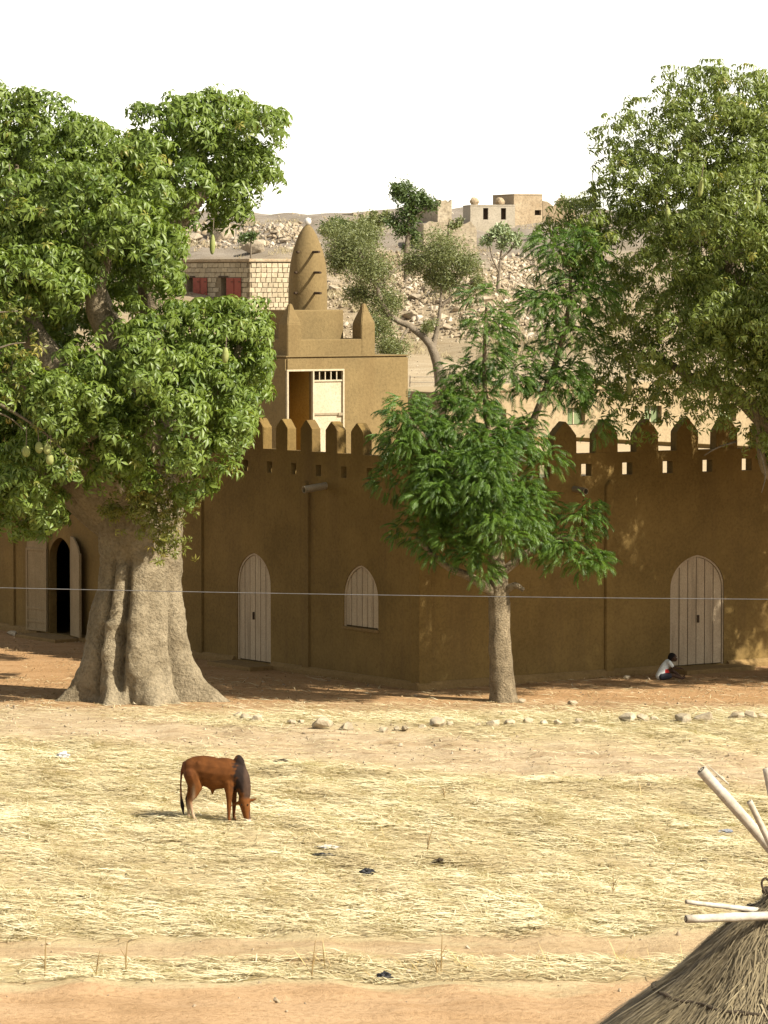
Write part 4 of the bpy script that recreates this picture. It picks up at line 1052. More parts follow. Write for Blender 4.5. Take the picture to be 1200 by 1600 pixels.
for px, py, r, lab in ((895, 1101, 9, 'flat brown stone on the shaded soil right of the neem'), (980, 1061, 7, 'small pale round stone at the wall foot near the child'), (212, 1101, 7, 'small white stone against the baobab roots'),
                       (815, 1098, 9, 'brown clod touching the neem trunk'), (18, 993, 10, 'grey stone at the wall left of the open doorway')):
    p = gnd(px, py); s = r/ppm(p.y); o = link('stone', rocks[(px + r) % 10], None, (p.x, p.y, s*.35)); o.scale = (s, s, s*.8); o.rotation_euler = (0, 0, px)
    tag(o, lab, 'stone')
# hill boulders
hrock = [rock_mesh(300 + i, .75, 'boulder', 'hill_stone', .04, 14) for i in range(8)]
hb = [(345, 372, 34, 'broad flat boulder shelf above the stone house'), (300, 376, 22, None), (385, 384, 12, None), (410, 385, 14, 'rounded boulder on the ledge above the stone house'), (440, 372, 10, None), (455, 366, 10, None), (430, 368, 9, None), (445, 380, 11, None),
      (270, 455, 16, None), (262, 470, 18, None), (240, 455, 18, None), (400, 396, 26, 'long sloping slab just over the stone house roof'), (690, 500, 14, None), (702, 515, 13, 'white faced boulder at the foot of the rubble slope'), (713, 520, 7, None), (650, 470, 14, None), (630, 480, 12, None), (838, 508, 13, None), (850, 500, 9, None), (665, 455, 10, None), (720, 485, 16, None), (690, 475, 12, None), (640, 500, 16, None), (740, 505, 10, None), (520, 400, 12, None), (530, 430, 10, None), (545, 470, 12, None), (520, 455, 14, None), (760, 470, 12, None), (800, 480, 12, None), (870, 480, 14, None)]
def hill_hits(PX, PY):
    """march many view rays to the hillside at once -> (N,3), nan where they miss"""
    PX = np.asarray(PX, float); PY = np.asarray(PY, float)
    D = np.array(FWD)[None] + np.array([[1., 0, 0]])*((PX - 600)/F)[:, None] + np.array(UP)[None]*((800 - PY)/F)[:, None]
    out = np.full((len(PX), 3), np.nan); open_ = np.ones(len(PX), bool)
    for Y in np.arange(205, 380, .75):
        P = np.array(EYE)[None] + D*(Y/D[:, 1])[:, None]
        h = open_ & (P[:, 2] <= terrain(P[:, 0], P[:, 1])); out[h] = P[h]; open_ &= ~h
    return out
def hill_hit(px, py):
    q = hill_hits([px], [py])[0]
    return None if np.isnan(q[0]) else Vector(q)
for i, (px, py, r, lab) in enumerate(hb):
    p = hill_hit(px, py)
    if p is None: continue
    s = r/ppm(p.y); o = link('boulder', hrock[i % 8], None, (p.x, p.y, tz(p.x, p.y) + s*.25)); o.scale = (s, s, s*.7); o.rotation_euler = (random.uniform(-.3, .3), random.uniform(-.3, .3), random.uniform(0, 6.28))
    tag(o, lab or 'weathered tan boulder lying on the stony hillside', 'boulder', None if lab else 'boulders on the hillside')
# rubble: countless broken stones
def rubble(name, label, zones, seed, mat):
    rs = np.random.default_rng(seed); tv = []; 
    T = []
    for k in range(4):
        me = rock_mesh(400 + k, .8, 'tmp', mat, .0001, 9); bm = bmesh.new(); bm.from_mesh(me); bmesh.ops.triangulate(bm, faces=bm.faces[:])
        bm.verts.index_update(); T.append((np.array([v.co[:] for v in bm.verts]), np.array([[v.index for v in f.verts] for f in bm.faces]))); bm.free(); bpy.data.meshes.remove(me)
    P = []; S = []
    for (px0, px1, py0, py1, n_, r0, r1) in zones:
        q = hill_hits(rs.uniform(px0, px1, n_), rs.uniform(py0, py1, n_)); q = q[~np.isnan(q[:, 0])]
        s_ = r0*(r1/r0)**(rs.random(len(q))**1.6)/ppm(q[:, 1]); q[:, 2] = terrain(q[:, 0], q[:, 1]) + s_*.2; P.append(q); S.append(s_)
    P = np.concatenate(P); S = np.concatenate(S)
    V_, F_, A_, *_ = scatter(T, P, rs.normal(size=P.shape) + np.array([0, 0, .3]), S, seed)
    o = link(name, np_mesh(name, V_, F_, M[mat], False, {'var': A_})); tag(o, label, 'rubble', kind='stuff')
mr, n, l, b = nodes_mat('rubble'); a = n.new('ShaderNodeAttribute'); a.attribute_name = 'var'
r_ = ramp(n, [(0, (.18, .135, .08)), (.5, (.32, .255, .17)), (1, (.50, .44, .35))]); l.new(a.outputs['Fac'], r_.inputs[0])
v_ = pos_scaled(n, l, (1, 1, 1)); f_ = mk_noise(n, l, v_, 2.5, 5); r2 = ramp(n, [(.3, (.75, .73, .7)), (.7, (1.1, 1.1, 1.1))]); l.new(f_, r2.inputs[0])
l.new(mixc(n, l, 1.0, r_.outputs[0], r2.outputs[0], 'MULTIPLY'), b.inputs['Base Color']); b.inputs['Roughness'].default_value = .95
M['rubble'] = mr
rubble('rubble', 'heaps of broken pale stone covering the hillside', [(600, 740, 415, 480, 1300, 2, 7), (770, 870, 405, 460, 1100, 2, 6), (500, 920, 395, 535, 2600, 1.2, 7), (280, 470, 352, 390, 700, 1.5, 7), (420, 470, 358, 375, 150, 3, 6), (200, 268, 400, 500, 400, 2, 8), (600, 900, 470, 535, 700, 1.5, 8), (435, 740, 332, 400, 400, 1, 3.5), (640, 900, 530, 600, 200, 1, 2.5)], 77, 'rubble')
# dry grass tufts on the slope, fence with wire
rs = np.random.default_rng(12); q = hill_hits(rs.uniform(230, 960, 5200), rs.uniform(345, 560, 5200)**1.0); q = q[~np.isnan(q[:, 0])]
q = q[(waves(q[:, 0], q[:, 1], 11) > .75) | (rs.random(len(q)) < .04)]; q[:, 2] = terrain(q[:, 0], q[:, 1]); nq = len(q); K_ = 9
b_ = np.repeat(q, K_, 0) + rs.normal(size=(nq*K_, 3))*np.array([.22, .22, .0]); L_ = rs.uniform(.12, .42, nq*K_); az = rs.random(nq*K_)*6.28; ln = rs.uniform(.1, .9, nq*K_)
tip = b_ + np.stack([np.cos(az)*ln*L_, np.sin(az)*ln*L_, L_], -1); sd_ = np.stack([np.sin(az + 1), np.cos(az), np.zeros(nq*K_)], -1)*.035
Vb = np.stack([b_ - sd_, b_ + sd_, tip], 1).reshape(-1, 3); Fb = np.arange(nq*K_*3).reshape(-1, 3)
o = link('dry_brush', np_mesh('dry_brush', Vb, Fb, M['brush'], False, {'var': np.repeat(rs.random(nq*K_), 3)})); tag(o, 'dry yellow grass and scrub between the stones of the hillside', 'dry grass', kind='stuff')

fence = empty('wire_fence', (at(640, 600, 215).x, 215, tz(0, 215)), 0, 'thin wire fence crossing the sand behind the mosque', 'fence')
fb = fence.location
for i in range(6):
    x = i*1.9; V_, F_ = sweep([Vector((x, 0, -.2)), Vector((x + .03, 0, 1.15))], [.035, .03], 6); link('post', np_mesh('post', V_, F_, M['bark_grey']), fence)
for zz_ in (.45, .8, 1.08): V_, F_ = sweep([Vector((0, -.04, zz_)), Vector((9.5, -.04, zz_ - .02))], [.012, .012], 5); link('wire', np_mesh('wire', V_, F_, M['wire']), fence)

# ================================================================ STRAW AND DEBRIS
def straw_density(X, Y):
    d = np.ones_like(X)
    w_ = .5*waves(X, Y, 3.0) ; w2 = waves(X, Y, 7)
    d *= np.clip((Y - 55.2 + .35*w_)/.8, 0, 1) + 1.0*((Y > 51.8 + .2*w_) & (Y < 53.6 + .2*w_))
    tr = Y + .55*X + w2*.8
    d *= np.clip((np.abs(tr - 78.2) - 1.8)/2.6, .05, 1)
    d *= np.clip((86.5 - Y)/4.0, .025, 1)
    d *= np.clip(.62 + .42*w_, .1, 1.2)
    d *= np.where((Y < 51.8), 0.02, 1)
    return d
def blades(name, label, N, seed, lmin, lmax, wmin, wmax, flat, mat, dens, X0=-15, X1=15, Y0=48, Y1=92):
    rs = np.random.default_rng(seed)
    Y = rs.uniform(Y0, Y1, N*4); X = rs.uniform(X0, X1, N*4)
    k = (np.abs(X) < Y*.105 + 1.0) & (rs.random(N*4) < dens(X, Y)/1.2); X, Y = X[k][:N], Y[k][:N]; n_ = len(X)
    az = np.where(rs.random(n_) < .6, rs.normal(0, .5, n_) + math.pi*(rs.random(n_) < .5), rs.random(n_)*6.28); L = rs.uniform(lmin, lmax, n_); W = rs.uniform(wmin, wmax, n_); el = np.abs(rs.normal(0, flat, n_))
    d = np.stack([np.cos(az)*np.cos(el), np.sin(az)*np.cos(el), np.sin(el)], -1); s = np.stack([-np.sin(az), np.cos(az), np.zeros(n_)], -1)
    b = np.stack([X, Y, terrain(X, Y) + rs.uniform(.002, .028, n_)], -1)
    mid = b + d*(L*.5)[:, None]; mid[:, 2] += rs.uniform(0, .018, n_); tip = b + d*L[:, None]
    V_ = np.stack([b - s*W[:, None]/2, b + s*W[:, None]/2, mid + s*W[:, None]/2, mid - s*W[:, None]/2 + np.array([0, 0, .004]), tip], 1).reshape(-1, 3)
    i0 = np.arange(n_)*5
    F_ = np.concatenate([np.stack([i0, i0+1, i0+2], -1), np.stack([i0, i0+2, i0+3], -1), np.stack([i0+3, i0+2, i0+4], -1)])
    clump = .5 + .18*waves(X, Y, 2.2)
    var = np.clip(clump + rs.normal(0, .24, n_), 0, 1)
    o = link(name, np_mesh(name, V_, F_, M[mat], False, {'var': np.repeat(var, 5)})); tag(o, label, 'straw', kind='stuff'); return o
blades('straw', 'dry yellow straw litter strewn over the field', 200000, 5, .08, .42, .008, .018, .10, 'straw', straw_density)
def verge_d(X, Y):
    w_ = waves(X, Y, 1.6); return np.clip(w_*.6 - .1, 0, 1)*((Y > 52.0) & (Y < 53.6)) + .05*np.clip(waves(X, Y, 1.2) - 1.1, 0, 1)*((Y > 55.5) & (Y < 73))
blades('verge_grass', 'dry upright grass tufts along the road verge', 5000, 9, .12, .42, .007, .014, .75, 'grass_verge', verge_d, -7, 7, 51.5, 73)
def litter_d(X, Y): return np.clip((Y - 83)/2, 0, 1)*np.clip(.5 + .4*waves(X, Y, 2.1), .1, 1)
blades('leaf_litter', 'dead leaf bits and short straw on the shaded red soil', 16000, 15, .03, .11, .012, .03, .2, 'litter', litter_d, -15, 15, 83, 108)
# tall single stalks and leaning twigs
for i, (px, py, hpx, lean) in enumerate(((70, 1520, 62, 2), (196, 1515, 50, 3), (487, 1528, 60, 6), (689, 1520, 60, 2), (683, 1526, 30, -2), (958, 1400, 34, 0), (667, 1330, 40, 10), (695, 1250, 22, -3), (150, 1528, 40, 6))):
    p = gnd(px, py); s = ppm(p.y); z0 = tz(p.x, p.y)
    root = empty('dry_stalk', (p.x, p.y, z0), 0, 'thin brown dry weed stalk standing in the straw', 'weed', 'dry weed stalks')
    V_, F_ = sweep([Vector((0, 0, -.03)), Vector((lean*.4/s, 0, hpx*.5/s)), Vector((lean/s, .02, hpx/s))], [.012, .009, .005], 5); link('stem', np_mesh('stem', V_, F_, M['grass_verge']), root)
    for k in range(4):
        a = random.uniform(-1, 1); V_, F_ = sweep([Vector((lean*.1*k/s, 0, hpx*.12*(k+1)/s)), Vector((lean*.1*k/s + a*.1, random.uniform(-.05, .05), hpx*.12*(k+1)/s + .12))], [.006, .003], 4); link('twig', np_mesh('twig', V_, F_, M['grass_verge']), root)
def crumple(seed, mat, fl, name):
    bm = bmesh.new(); bmesh.ops.create_icosphere(bm, subdivisions=3, radius=1); 
    for v in bm.verts:
        q = v.co*1.7 + Vector((seed*3.1, seed, 0)); k = .75 + .5*mnoise.fractal(q, .7, 2.2, 5) + .2*mnoise.noise(q*4); v.co = Vector((v.co.x*k*1.3, v.co.y*k*.8, v.co.z*k*fl))
    return bm_mesh(name, bm, M[mat])
deb = [(505, 1336, 16, 'black_plastic', .35, 'flattened dark plastic bag lying in the straw', 'plastic_bag', 'bag'), (515, 1327, 15, 'white_plastic', .22, 'white plastic strip beside the dark flattened bag', 'plastic_scrap', 'litter'), (573, 1368, 10, 'black_plastic', .8, 'crumpled black bag standing up in the straw', 'plastic_bag', 'bag'),
       (600, 1524, 13, 'black_plastic', .7, 'crumpled black bag on the road verge', 'plastic_bag', 'bag'), (98, 1184, 10, 'white_plastic', .7, 'crumpled white bag at the field edge below the baobab', 'plastic_bag', 'bag'), (1134, 1302, 9, 'grey_plastic', .5, 'bluish grey plastic scrap in the straw near the poles', 'plastic_scrap', 'litter'),
       (441, 1192, 14, 'dung', .3, 'long dark dung patch behind the grazing cow', 'dung', 'dung'), (686, 1350, 9, 'dung', .6, 'brown dung heap in the open straw', 'dung', 'dung'), (1102, 1349, 8, 'dung', .4, 'dark dung pat in the straw left of the leaning poles', 'dung', 'dung'), (433, 1279, 4, 'white_plastic', .6, 'tiny white scrap in front of the cow muzzle', 'plastic_scrap', 'litter'),
       (940, 1222, 5, 'dung', .6, 'dark clod on the bare track', 'dung', 'dung'), (572, 1398, 6, 'dung', .5, 'small grey clod below the crumpled black bag', 'dung', 'dung'), (793, 1518, 4, 'white_plastic', .7, 'tiny white scrap on the bare roadside strip', 'plastic_scrap', 'litter')]
for i, (px, py, r, mt, fl, lab, nm, cat) in enumerate(deb):
    p = gnd(px, py); s = r/ppm(p.y); o = link(nm, crumple(i + 1, mt, fl, nm), None, (p.x, p.y, tz(p.x, p.y) + s*fl*.55)); o.scale = (s, s, s); tag(o, lab, cat)
# small clods and pebbles
def pebble_d(X, Y): return np.where(np.abs(Y + .55*X - 78.2) < 4, .7, .12)*np.where(Y > 50, 1, .3)
rs = np.random.default_rng(3); Np = 1500; Y = rs.uniform(49, 92, 9000); X = rs.uniform(-10, 10, 9000); k = (np.abs(X) < Y*.1) & (rs.random(9000) < pebble_d(X, Y)); X, Y = X[k][:Np], Y[k][:Np]
T = []
for k in range(3):
    me = rock_mesh(500 + k, .8, 'tmp', 'stone', .0001, 8); bm = bmesh.new(); bm.from_mesh(me); bmesh.ops.triangulate(bm, faces=bm.faces[:]); bm.verts.index_update()
    T.append((np.array([v.co[:] for v in bm.verts]), np.array([[v.index for v in f.verts] for f in bm.faces]))); bm.free(); bpy.data.meshes.remove(me)
S = rs.lognormal(-3.9, .5, len(X)).clip(.008, .07); P = np.stack([X, Y, terrain(X, Y) + S*.2], -1)
V_, F_, A_, *_ = scatter(T, P, rs.normal(size=P.shape), S, 4)
o = link('pebbles', np_mesh('pebbles', V_, F_, M['rubble'], False, {'var': A_*.8})); tag(o, 'small stones and clods scattered over the bare track', 'pebbles', kind='stuff')

# ================================================================ BODIES
def blob_body(name, caps, ells, voxel, smooth, colfn, mat, parent=None, sub=2, dens=.4):
    bm = bmesh.new()
    def ball(c, r):
        mtx = Matrix.Translation(c) @ (Matrix.Diagonal((*r, 1)) if not isinstance(r, (int, float)) else Matrix.Diagonal((r, r, r, 1)))
        bmesh.ops.create_icosphere(bm, subdivisions=sub, radius=1, matrix=mtx)
    for chain in caps:
        for (p0, r0), (p1, r1) in zip(chain[:-1], chain[1:]):
            p0, p1 = Vector(p0), Vector(p1); n_ = max(2, int((p1 - p0).length/(min(r0, r1)*dens)) + 1)
            for i in range(n_ + 1):
                t = i/n_; ball(p0.lerp(p1, t), r0 + (r1 - r0)*t)
    for c, r, rot in ells:
        mtx = Matrix.Translation(c) @ Matrix.Rotation(rot, 4, 'Y') @ Matrix.Diagonal((*r, 1))
        bmesh.ops.create_icosphere(bm, subdivisions=3, radius=1, matrix=mtx)
    o = link(name, bm_mesh(name, bm, mat), None)
    md = o.modifiers.new('r', 'REMESH'); md.mode = 'VOXEL'; md.voxel_size = voxel; md.use_smooth_shade = True
    if smooth: sm = o.modifiers.new('s', 'SMOOTH'); sm.factor = .5; sm.iterations = smooth
    bpy.context.view_layer.update()
    me = bpy.data.meshes.new_from_object(o.evaluated_get(bpy.context.evaluated_depsgraph_get()))
    old = o.data; o.modifiers.clear(); o.data = me; bpy.data.meshes.remove(old)
    me.materials.clear(); me.materials.append(mat)
    me.polygons.foreach_set('use_smooth', np.ones(len(me.polygons), dtype=bool))
    ca = me.color_attributes.new('Col', 'FLOAT_COLOR', 'POINT')
    co = np.empty(len(me.vertices)*3, np.float32); me.vertices.foreach_get('co', co); co = co.reshape(-1, 3)
    ca.data.foreach_set('color', np.concatenate([colfn(co), np.ones((len(co), 1))], 1).astype(np.float32).ravel())
    if parent: o.parent = parent
    return o
def smst(x, a, b): t = np.clip((x - a)/(b - a), 0, 1); return t*t*(3 - 2*t)

# ---- cow, broadside, grazing (x forward, y away from camera)
cp = gnd(335, 1284)
def cowcol(P):
    x, y, z = P.T; brown = np.array([.085, .030, .0075]); red = np.array([.125, .045, .011]); black = np.array([.012, .009, .008]); pale = np.array([.34, .25, .165]); dk = np.array([.10, .035, .014])
    c = np.tile(brown, (len(P), 1))
    def mixin(c, col, m): return c*(1 - m[:, None]) + col*m[:, None]
    wob = .03*np.sin(z*31 + 2*np.sin(x*40)) + .02*np.sin(z*73 + y*50)
    blot = .5 + .5*np.sin(x*17 + 3*np.sin(z*11))*np.sin(z*19 + 2*np.sin(x*13 + y*9))
    c = c*(.82 + .34*blot[:, None])
    c = mixin(c, red, smst(z, .9, .6)*.7*(x < .3))
    c = mixin(c, dk, np.exp(-((x + .40)/.07)**2 - ((z - .88)/.14)**2)*.55)
    m = smst(x + wob, .32, .42)*smst(z + wob, .50, .64); c = mixin(c, black, m*.95)
    c = mixin(c, np.array([.05, .03, .02]), smst(x, .50, .56)*smst(z, .42, .5)*.9)
    hd = (x > .40)*smst(z, .47, .42); c = mixin(c, red, hd*.95)
    c = mixin(c, np.array([.03, .02, .018]), hd*smst(x, .60, .635)*smst(z, .30, .2)*.7)
    leg = smst(z, .52, .40)*(x < 0); inner = smst(z, .48, .15)
    c = mixin(c, pale, leg*inner*.85)
    c = mixin(c, pale, np.exp(-((x + .33)/.03)**2)*smst(z, .75, .55)*.5*(x < -.2))
    c = mixin(c, dk, (x > .1)*(x < .36)*smst(z, .35, .12)*.55)
    c = mixin(c, black, (z < .05)*1.0*(x < .4))
    muz = (x > .45)*np.exp(-((z - .075)/.022)**2); c = mixin(c, np.array([.50, .44, .37]), muz*.95)
    c = mixin(c, black, (x > .45)*smst(z, .055, .035))
    tail = (x < -.49); c = mixin(c, dk, tail*1.0); c = mixin(c, black, tail*smst(z, .55, .35))
    return c
g = .0
cow_caps = [
    [((-.36, 0, .93), .19), ((-.18, 0, .91), .225), ((.02, 0, .88), .245), ((.20, 0, .87), .238), ((.36, 0, .86), .215)],          # barrel
    [((.38, -.01, .86), .20), ((.455, -.03, .77), .17), ((.505, -.05, .64), .135), ((.53, -.07, .52), .108)],                          # neck
    [((.525, -.08, .44), .102), ((.545, -.10, .33), .088), ((.575, -.12, .20), .062), ((.595, -.13, .08), .054), ((.598, -.13, .05), .048)],   # head
    [((.47, -.09, .405), .026), ((.41, -.10, .365), .030), ((.325, -.10, .32), .009)], [((.60, -.09, .41), .026), ((.67, -.09, .42), .028), ((.75, -.09, .45), .009)],
    [((.40, -.01, .66), .085), ((.46, -.03, .56), .06), ((.49, -.05, .48), .05)],                                                          # dewlap
    [((.27, -.10, .72), .115), ((.272, -.12, .54), .066), ((.272, -.12, .36), .043), ((.27, -.12, .32), .044), ((.265, -.12, .13), .027), ((.275, -.12, .07), .033), ((.285, -.12, .03), .040)],
    [((.30, .10, .70), .11), ((.315, .12, .50), .06), ((.325, .12, .34), .042), ((.315, .12, .13), .027), ((.325, .12, .07), .033), ((.335, .12, .03), .040)],
    [((-.36, -.09, .84), .155), ((-.29, -.11, .64), .105), ((-.335, -.13, .49), .062), ((-.405, -.13, .395), .042), ((-.36, -.13, .20), .028), ((-.32, -.13, .08), .031), ((-.30, -.13, .03), .040)],
    [((-.40, .08, .84), .15), ((-.38, .11, .64), .10), ((-.435, .12, .49), .06), ((-.485, .12, .40), .041), ((-.465, .12, .20), .028), ((-.455, .12, .08), .031), ((-.435, .12, .03), .040)],
    [((-.52, 0, 1.03), .032), ((-.562, -.01, .90), .022), ((-.578, -.01, .65), .019), ((-.572, -.01, .45), .022), ((-.55, -.01, .30), .038), ((-.53, -.01, .15), .014)],
    [((-.03, 0, .62), .06), ((-.03, 0, .55), .03), ((-.035, 0, .50), .016)],
    [((.50, -.09, .34), .06), ((.56, -.125, .12), .04)],
]
cow_ells = [((.43, -.01, 1.02), (.10, .085, .165), -.12), ((.42, 0, .9), (.14, .12, .2), -.1), ((-.38, 0, .96), (.165, .17, .16), 0), ((.05, 0, .78), (.36, .205, .19), 0), ((-.16, 0, 1.06), (.30, .12, .10), .04), ((.18, 0, 1.03), (.24, .13, .10), .06), ((-.02, 0, .66), (.12, .08, .09), 0), ((-.25, -.13, 1.03), (.05, .05, .05), 0), ((-.25, .13, 1.03), (.05, .05, .05), 0), ((.30, -.16, .86), (.07, .05, .16), .1)]
cow = blob_body('cow', cow_caps, cow_ells, .0115, 9, cowcol, M['hide'], None, 2, .2)
cow.location = (cp.x, cp.y, tz(cp.x, cp.y) - .012); cow.rotation_euler = (0, 0, R(-6))
tag(cow, 'brown humped zebu cow with black neck grazing on the straw', 'cow')
for i, pts in enumerate(([(.49, -.08, .50), (.455, -.09, .545), (.45, -.095, .59)], [(.575, -.08, .50), (.61, -.085, .545), (.612, -.09, .59)])):
    V_, F_ = sweep(curve_path(pts, 8), list(np.linspace(.022, .005, 8)), 8); link('horn', np_mesh('horn', V_, F_, M['horn'], True), cow)
for p in ((.495, -.168, .345), (.60, -.17, .35)):
    bm = bmesh.new(); bmesh.ops.create_uvsphere(bm, u_segments=10, v_segments=8, radius=.014); link('eye', bm_mesh('eye', bm, M['hole_dark'], True), cow, p)

# ---- child seated by the right door (x along the picture, y away)
bp_ = gnd(1045, 1062)
def skincol(P): return np.tile(np.array([.060, .034, .022]), (len(P), 1))
def arm(s):
    return [((.00, s*.10, .42), .036), ((.07, s*.115, .32), .030), ((.09, s*.11, .29), .028), ((.20, s*.07, .265), .022), ((.285, s*.05, .262), .018)]
fing = []
for s in (-1, 1):
    for k in range(4):
        yy = s*.05 + (k - 1.5)*.014; L = (.045, .055, .052, .04)[k]
        fing.append([((.285, yy, .262), .009), ((.285 + L*.6, yy, .258), .0075), ((.285 + L*.9, yy, .238), .0065)])
    fing.append([((.27, s*.05 - s*.02, .255), .009), ((.295, s*.05 - s*.035, .238), .007)])
boy_caps = [[((-.19, 0, .10), .098), ((-.15, 0, .20), .088), ((-.08, 0, .32), .085), ((-.02, 0, .40), .075)],
            [((-.03, -.07, .405), .045), ((-.03, .07, .405), .045)], [((.01, 0, .43), .036), ((.06, 0, .47), .034)],
            arm(-1), arm(1), *fing,
            # near leg lying out to the door, far leg with raised knee
            [((-.17, -.08, .075), .070), ((.0, -.11, .10), .058), ((.07, -.12, .115), .046), ((.20, -.10, .07), .038), ((.285, -.09, .045), .028), ((.33, -.09, .035), .022)],
            [((.295, -.09, .03), .026), ((.335, -.085, .075), .020), ((.35, -.08, .105), .016)],
            [((-.17, .08, .08), .070), ((-.02, .10, .16), .056), ((.08, .10, .215), .045), ((.20, .09, .13), .038), ((.30, .08, .05), .026)],
            [((.30, .08, .035), .025), ((.37, .075, .04), .02), ((.40, .075, .035), .016)],
            [((.105, 0, .475), .05), ((.125, 0, .455), .04)], [((.185, 0, .495), .011), ((.197, 0, .478), .013)], [((.09, -.095, .50), .018), ((.088, -.099, .515), .016)], [((.09, .095, .50), .018), ((.088, .099, .515), .016)]]
boy_ells = [((.09, 0, .515), (.095, .083, .10), .35), ((.145, 0, .478), (.052, .055, .062), .35)]
boy = blob_body('person', boy_caps, boy_ells, .0065, 2, skincol, M['skin'])
boy.location = (bp_.x, bp_.y, tz(bp_.x, bp_.y)); boy.rotation_euler = (0, 0, R(8)); 
tag(boy, 'child in white and red shirt sitting on the ground at the arched door', 'person')
def shirtcol(P):
    x, y, z = P.T; c = np.tile(np.array([.50, .52, .50]), (len(P), 1)); m = ((np.abs(z - .19 + .1*x) < .055) & (x > -.11))[:, None]; c = np.where(m, np.array([.42, .03, .025]), c); return c
shirt = blob_body('shirt', [[((-.205, 0, .095), .108), ((-.155, 0, .20), .105), ((-.085, 0, .32), .10), ((-.03, 0, .395), .085)], [((-.025, -.08, .405), .052), ((-.025, .08, .405), .052)],
                            [((-.01, -.105, .41), .05), ((.05, -.118, .335), .047)], [((-.01, .105, .41), .05), ((.05, .118, .335), .047)], [((-.14, 0, .17), .10), ((-.08, 0, .17), .095)]], [], .009, 2, shirtcol, M['cloth'], boy)
def shortcol(P): return np.tile(np.array([.035, .035, .04]), (len(P), 1))
blob_body('shorts', [[((-.19, 0, .085), .104), ((-.15, 0, .08), .10)], [((-.17, -.08, .078), .084), ((-.01, -.11, .10), .072)], [((-.17, .08, .085), .084), ((-.03, .10, .155), .072)]], [], .009, 2, shortcol, M['cloth'], boy)
def haircol(P): return np.tile(np.array([.012, .010, .009]), (len(P), 1))
blob_body('hair', [], [((.075, 0, .538), (.094, .086, .088), .35), ((.05, 0, .52), (.075, .082, .085), .35)], .008, 1, haircol, M['cloth'], boy)
for s in (-1, 1):
    bm = bmesh.new(); bmesh.ops.create_uvsphere(bm, u_segments=8, v_segments=6, radius=.011); link('eye', bm_mesh('eye', bm, M['egg'], True), boy, (.172, s*.033, .512))
    bm = bmesh.new(); bmesh.ops.create_uvsphere(bm, u_segments=8, v_segments=6, radius=.006); link('pupil', bm_mesh('pupil', bm, M['hole_dark'], True), boy, (.181, s*.033, .510))
box('mouth', .183, .191, -.02, .02, .452, .458, M['horn'], boy)

# ================================================================ GRANARY (thatched, near right)
GYc = 25.0; gp = at(1232, 1385, GYc); gz = tz(gp.x, GYc)
gran = empty('thatched_granary', (gp.x, GYc, gz), 0, 'round mud granary with grey thatched roof and bleached poles', 'granary')
apex = gp.z - gz; k_ = ppm(GYc)
# silhouette: (height below apex in px, radius px)
cone = [(-6, 24), (10, 34), (28, 46), (42, 66), (58, 88), (80, 112), (110, 142), (145, 178), (180, 226), (215, 276), (260, 335), (320, 400)]
cz = [apex - c[0]/k_ for c in cone]; crr = [c[1]/k_ for c in cone]
Vs = []; Fs = []; NS = 64
for z, r in zip(cz, crr):
    for k in range(NS):
        a = 2*math.pi*k/NS; rr = r*(1 + .03*math.sin(5*a + z*4) + .02*math.sin(11*a)) - .02
        Vs.append((rr*math.cos(a), rr*math.sin(a), z))
for i in range(len(cone)-1):
    for k in range(NS): k2 = (k+1) % NS; Fs.append((i*NS+k2, i*NS+k, (i+1)*NS+k, (i+1)*NS+k2))
Fs.append(tuple(range(NS)))
roof = link('roof', np_mesh('roof', Vs, Fs, M['thatch_base'], True), gran)
def cone_at(t):     # t = distance index 0..1 down the roof
    f = t*(len(cone) - 1); return np.interp(f, range(len(cone)), cz), np.interp(f, range(len(cone)), crr)
rs = np.random.default_rng(8); NT = 30000
t = np.sqrt(rs.uniform(0.0, 1, NT))*.97; a = rs.uniform(0, 2*math.pi, NT); seg = 4
dt = rs.uniform(.05, .15, NT); da = rs.normal(0, .10, NT)*(.4 + .8*(1 - t)); lift = np.abs(rs.normal(0, .016, NT)) + .002; Wd = rs.uniform(.003, .0075, NT)
Vv_ = []
for j in range(seg):
    u = j/(seg - 1); tt = np.clip(t + dt*u, 0, 1); aa = a + da*u; zc, rc = cone_at(tt); rc = rc*(1 + .03*np.sin(5*aa + zc*4) + .02*np.sin(11*aa)) + lift*(.4 + .8*u) - .012
    c = np.stack([rc*np.cos(aa), rc*np.sin(aa), zc + lift*.5], -1); s = np.stack([-np.sin(aa), np.cos(aa), np.zeros(NT)], -1)*(Wd*(1 - .6*u))[:, None]
    Vv_ += [c - s, c + s]
Vst = np.stack(Vv_, 1).reshape(-1, 3); i0 = np.arange(NT)*seg*2
Fst = np.concatenate([np.stack([i0 + 2*j, i0 + 2*j + 1, i0 + 2*j + 3, i0 + 2*j + 2], -1) for j in range(seg - 1)])
th = link('thatch', np_mesh('thatch', Vst, Fst, M['straw_thatch'], False, {'var': np.repeat(np.clip(rs.beta(1.6, 2.4, NT), 0, 1), seg*2)}), gran); th['kind'] = 'stuff'
